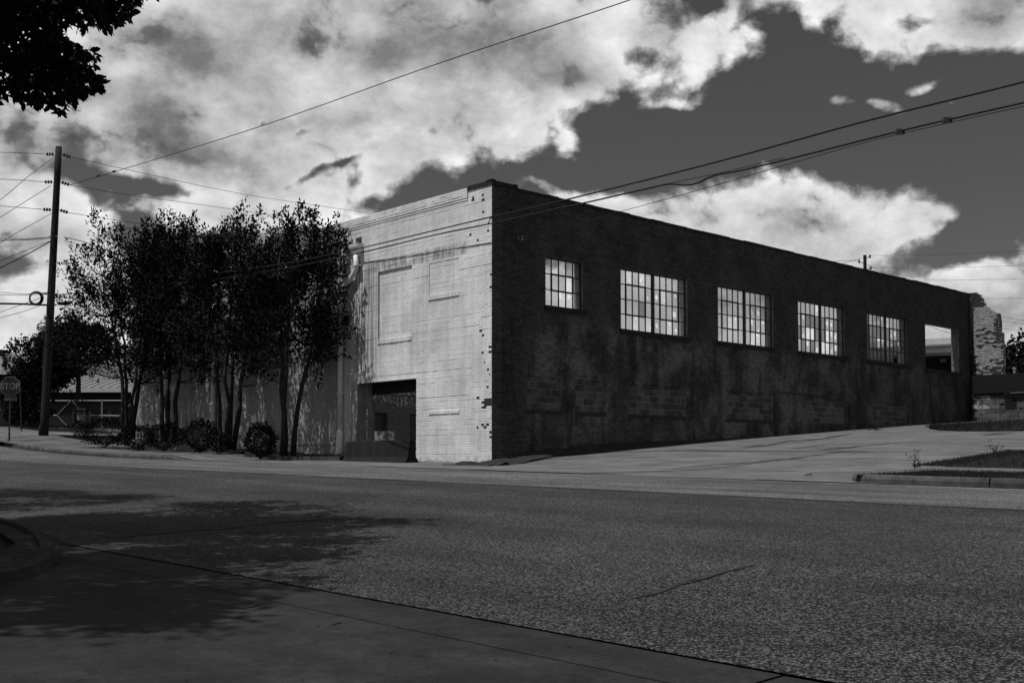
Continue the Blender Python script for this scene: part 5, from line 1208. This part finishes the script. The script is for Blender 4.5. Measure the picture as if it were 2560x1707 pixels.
# building across the way, seen through the empty window
fb = thing('store_building', at(2330, 1000, 82), 'low store with a pale parapet and deep canopy seen through the empty window', 'building')
def fbx(x0, y0, x1, y1, Y, dp, m_, nm):
    a_, b_ = at(x0, y0, Y), at(x1, y1, Y); m = MB(); m.box((a_[0], Y, b_[2]), (b_[0] - a_[0], -(b_[0] - a_[0]) * .55, 0), (dp * .5, dp, 0), (0, 0, a_[2] - b_[2])); return m.build(nm, m_, fb)
fbx(2140, 856, 2349, 873, 86, 10, M_fascia, 'parapet'); fbx(2140, 877.5, 2378, 890, 83, 5, M_fascia, 'canopy'); fbx(2140, 871, 2383, 876.5, 82.8, 5.4, M_greyroof, 'canopy_roof'); fbx(2140, 891, 2366, 960, 86, 10, M_darkbuilding, 'wall'); fbx(2350, 897, 2363, 905, 82, .1, M_greyroof, 'sign_panel')
# far pole and its wires over the roof
Yf = 80.0; fp0, fp1 = at(2166, 760, Yf), at(2162, 638, Yf); fp = thing('utility_pole', fp0, 'far utility pole rising above the roofline', 'utility pole')
m = MB(); m.tube([fp0 + [0, 0, -8], fp1], [.18, .115], 10); m.build('shaft', M_wood, fp)
for (x, y, s_) in ((2148, 655, -1), (2175, 642, 1), (2177, 671, 1)):
    m = MB(); q = at(x, y, Yf); m.tube([at(2163, y + 4, Yf), q], .025, 5); m.lathe(tuple(q), [(.03, -.10), (.09, -.05), (.05, 0), (.10, .05), (.04, .12), (.06, .16)], 8); m.build('insulator', M_insul, fp)
cable([(2148, 652), (2120, 651), (2080, 654), (2020, 662)], Yf, 84, .016, 'upper far wire left of the far pole', group='far wires over the roof'); cable([(2152, 646), (2120, 655), (2090, 665), (2060, 673)], Yf, 84, .016, 'lower far wire left of the far pole', group='far wires over the roof')
cable([(2177, 639), (2300, 638), (2450, 633), (2600, 625)], Yf, 70, .009, 'topmost far wire right of the far pole', group='far wires over the roof'); cable([(2178, 669), (2300, 669), (2450, 667), (2600, 662)], Yf, 70, .009, 'middle far wire right of the far pole', group='far wires over the roof'); cable([(2166, 660), (2190, 672), (2210, 684), (2240, 702)], Yf, 78, .014, 'guy wire slanting down from the far pole', group='far wires over the roof'); cable([(2280, 701), (2400, 700), (2500, 698), (2600, 696)], Yf, 70, .009, 'lowest far wire above the far end of the roof', group='far wires over the roof')
for k, (p, q, w_) in enumerate((((2440, 746), (2600, 745), 'upper'), ((2490, 789), (2600, 808), 'second'), ((2490, 800), (2600, 815), 'third'), ((2490, 820), (2600, 829), 'lowest'))): cable([p, ((p[0] + q[0]) / 2, (p[1] + q[1]) / 2 + .6), q], 80, 70, .010, w_ + ' short wire right of the ruined brick end', group='wires at the right edge')
cable([(2290, 805), (2345, 823), (2410, 846)], 76, 72, .014, 'wire seen through the empty window', group='wires at the right edge')

# ------------------------------------------------------------------ litter
def stick(p, q, f, r_, label, dz=.01):
    a, b = gpix(*p, f=f), gpix(*q, f=f); m = MB(); C_ = curve(a + [0, 0, dz], b + [0, 0, dz], (0, 0, .004), 5); C_[2] += [(b - a)[1] * .06, -(b - a)[0] * .06, 0]; m.tube(C_, [r_ * .7, r_, r_, r_ * .9, r_ * .5], 5); tag(m.build('twig', M_bark, None), label, 'twig', 'twigs lying on the ground')
stick((606, 1527), (651, 1518), zst, .005, 'longer dark twig on the near concrete'); stick((830, 1567), (855, 1564), zst, .004, 'shorter dark twig on the near concrete'); stick((2012, 1193), (2031, 1189), zst, .012, 'stick lying on the lot by the road edge', .04)
m = MB()
for k in range(60):
    x, y = rng.uniform(200, 1500), rng.uniform(1480, 1700); 
    q = gpix(x, y); s, t = to_st(q[0], q[1])
    if t > T_NEAR: continue
    e = rng.uniform(.003, .008); m.box(q + [0, 0, .002], (e, 0, 0), (0, e * 1.6, 0), (0, 0, .002))
stuff(m.build('leaf_litter', M_bark, None))
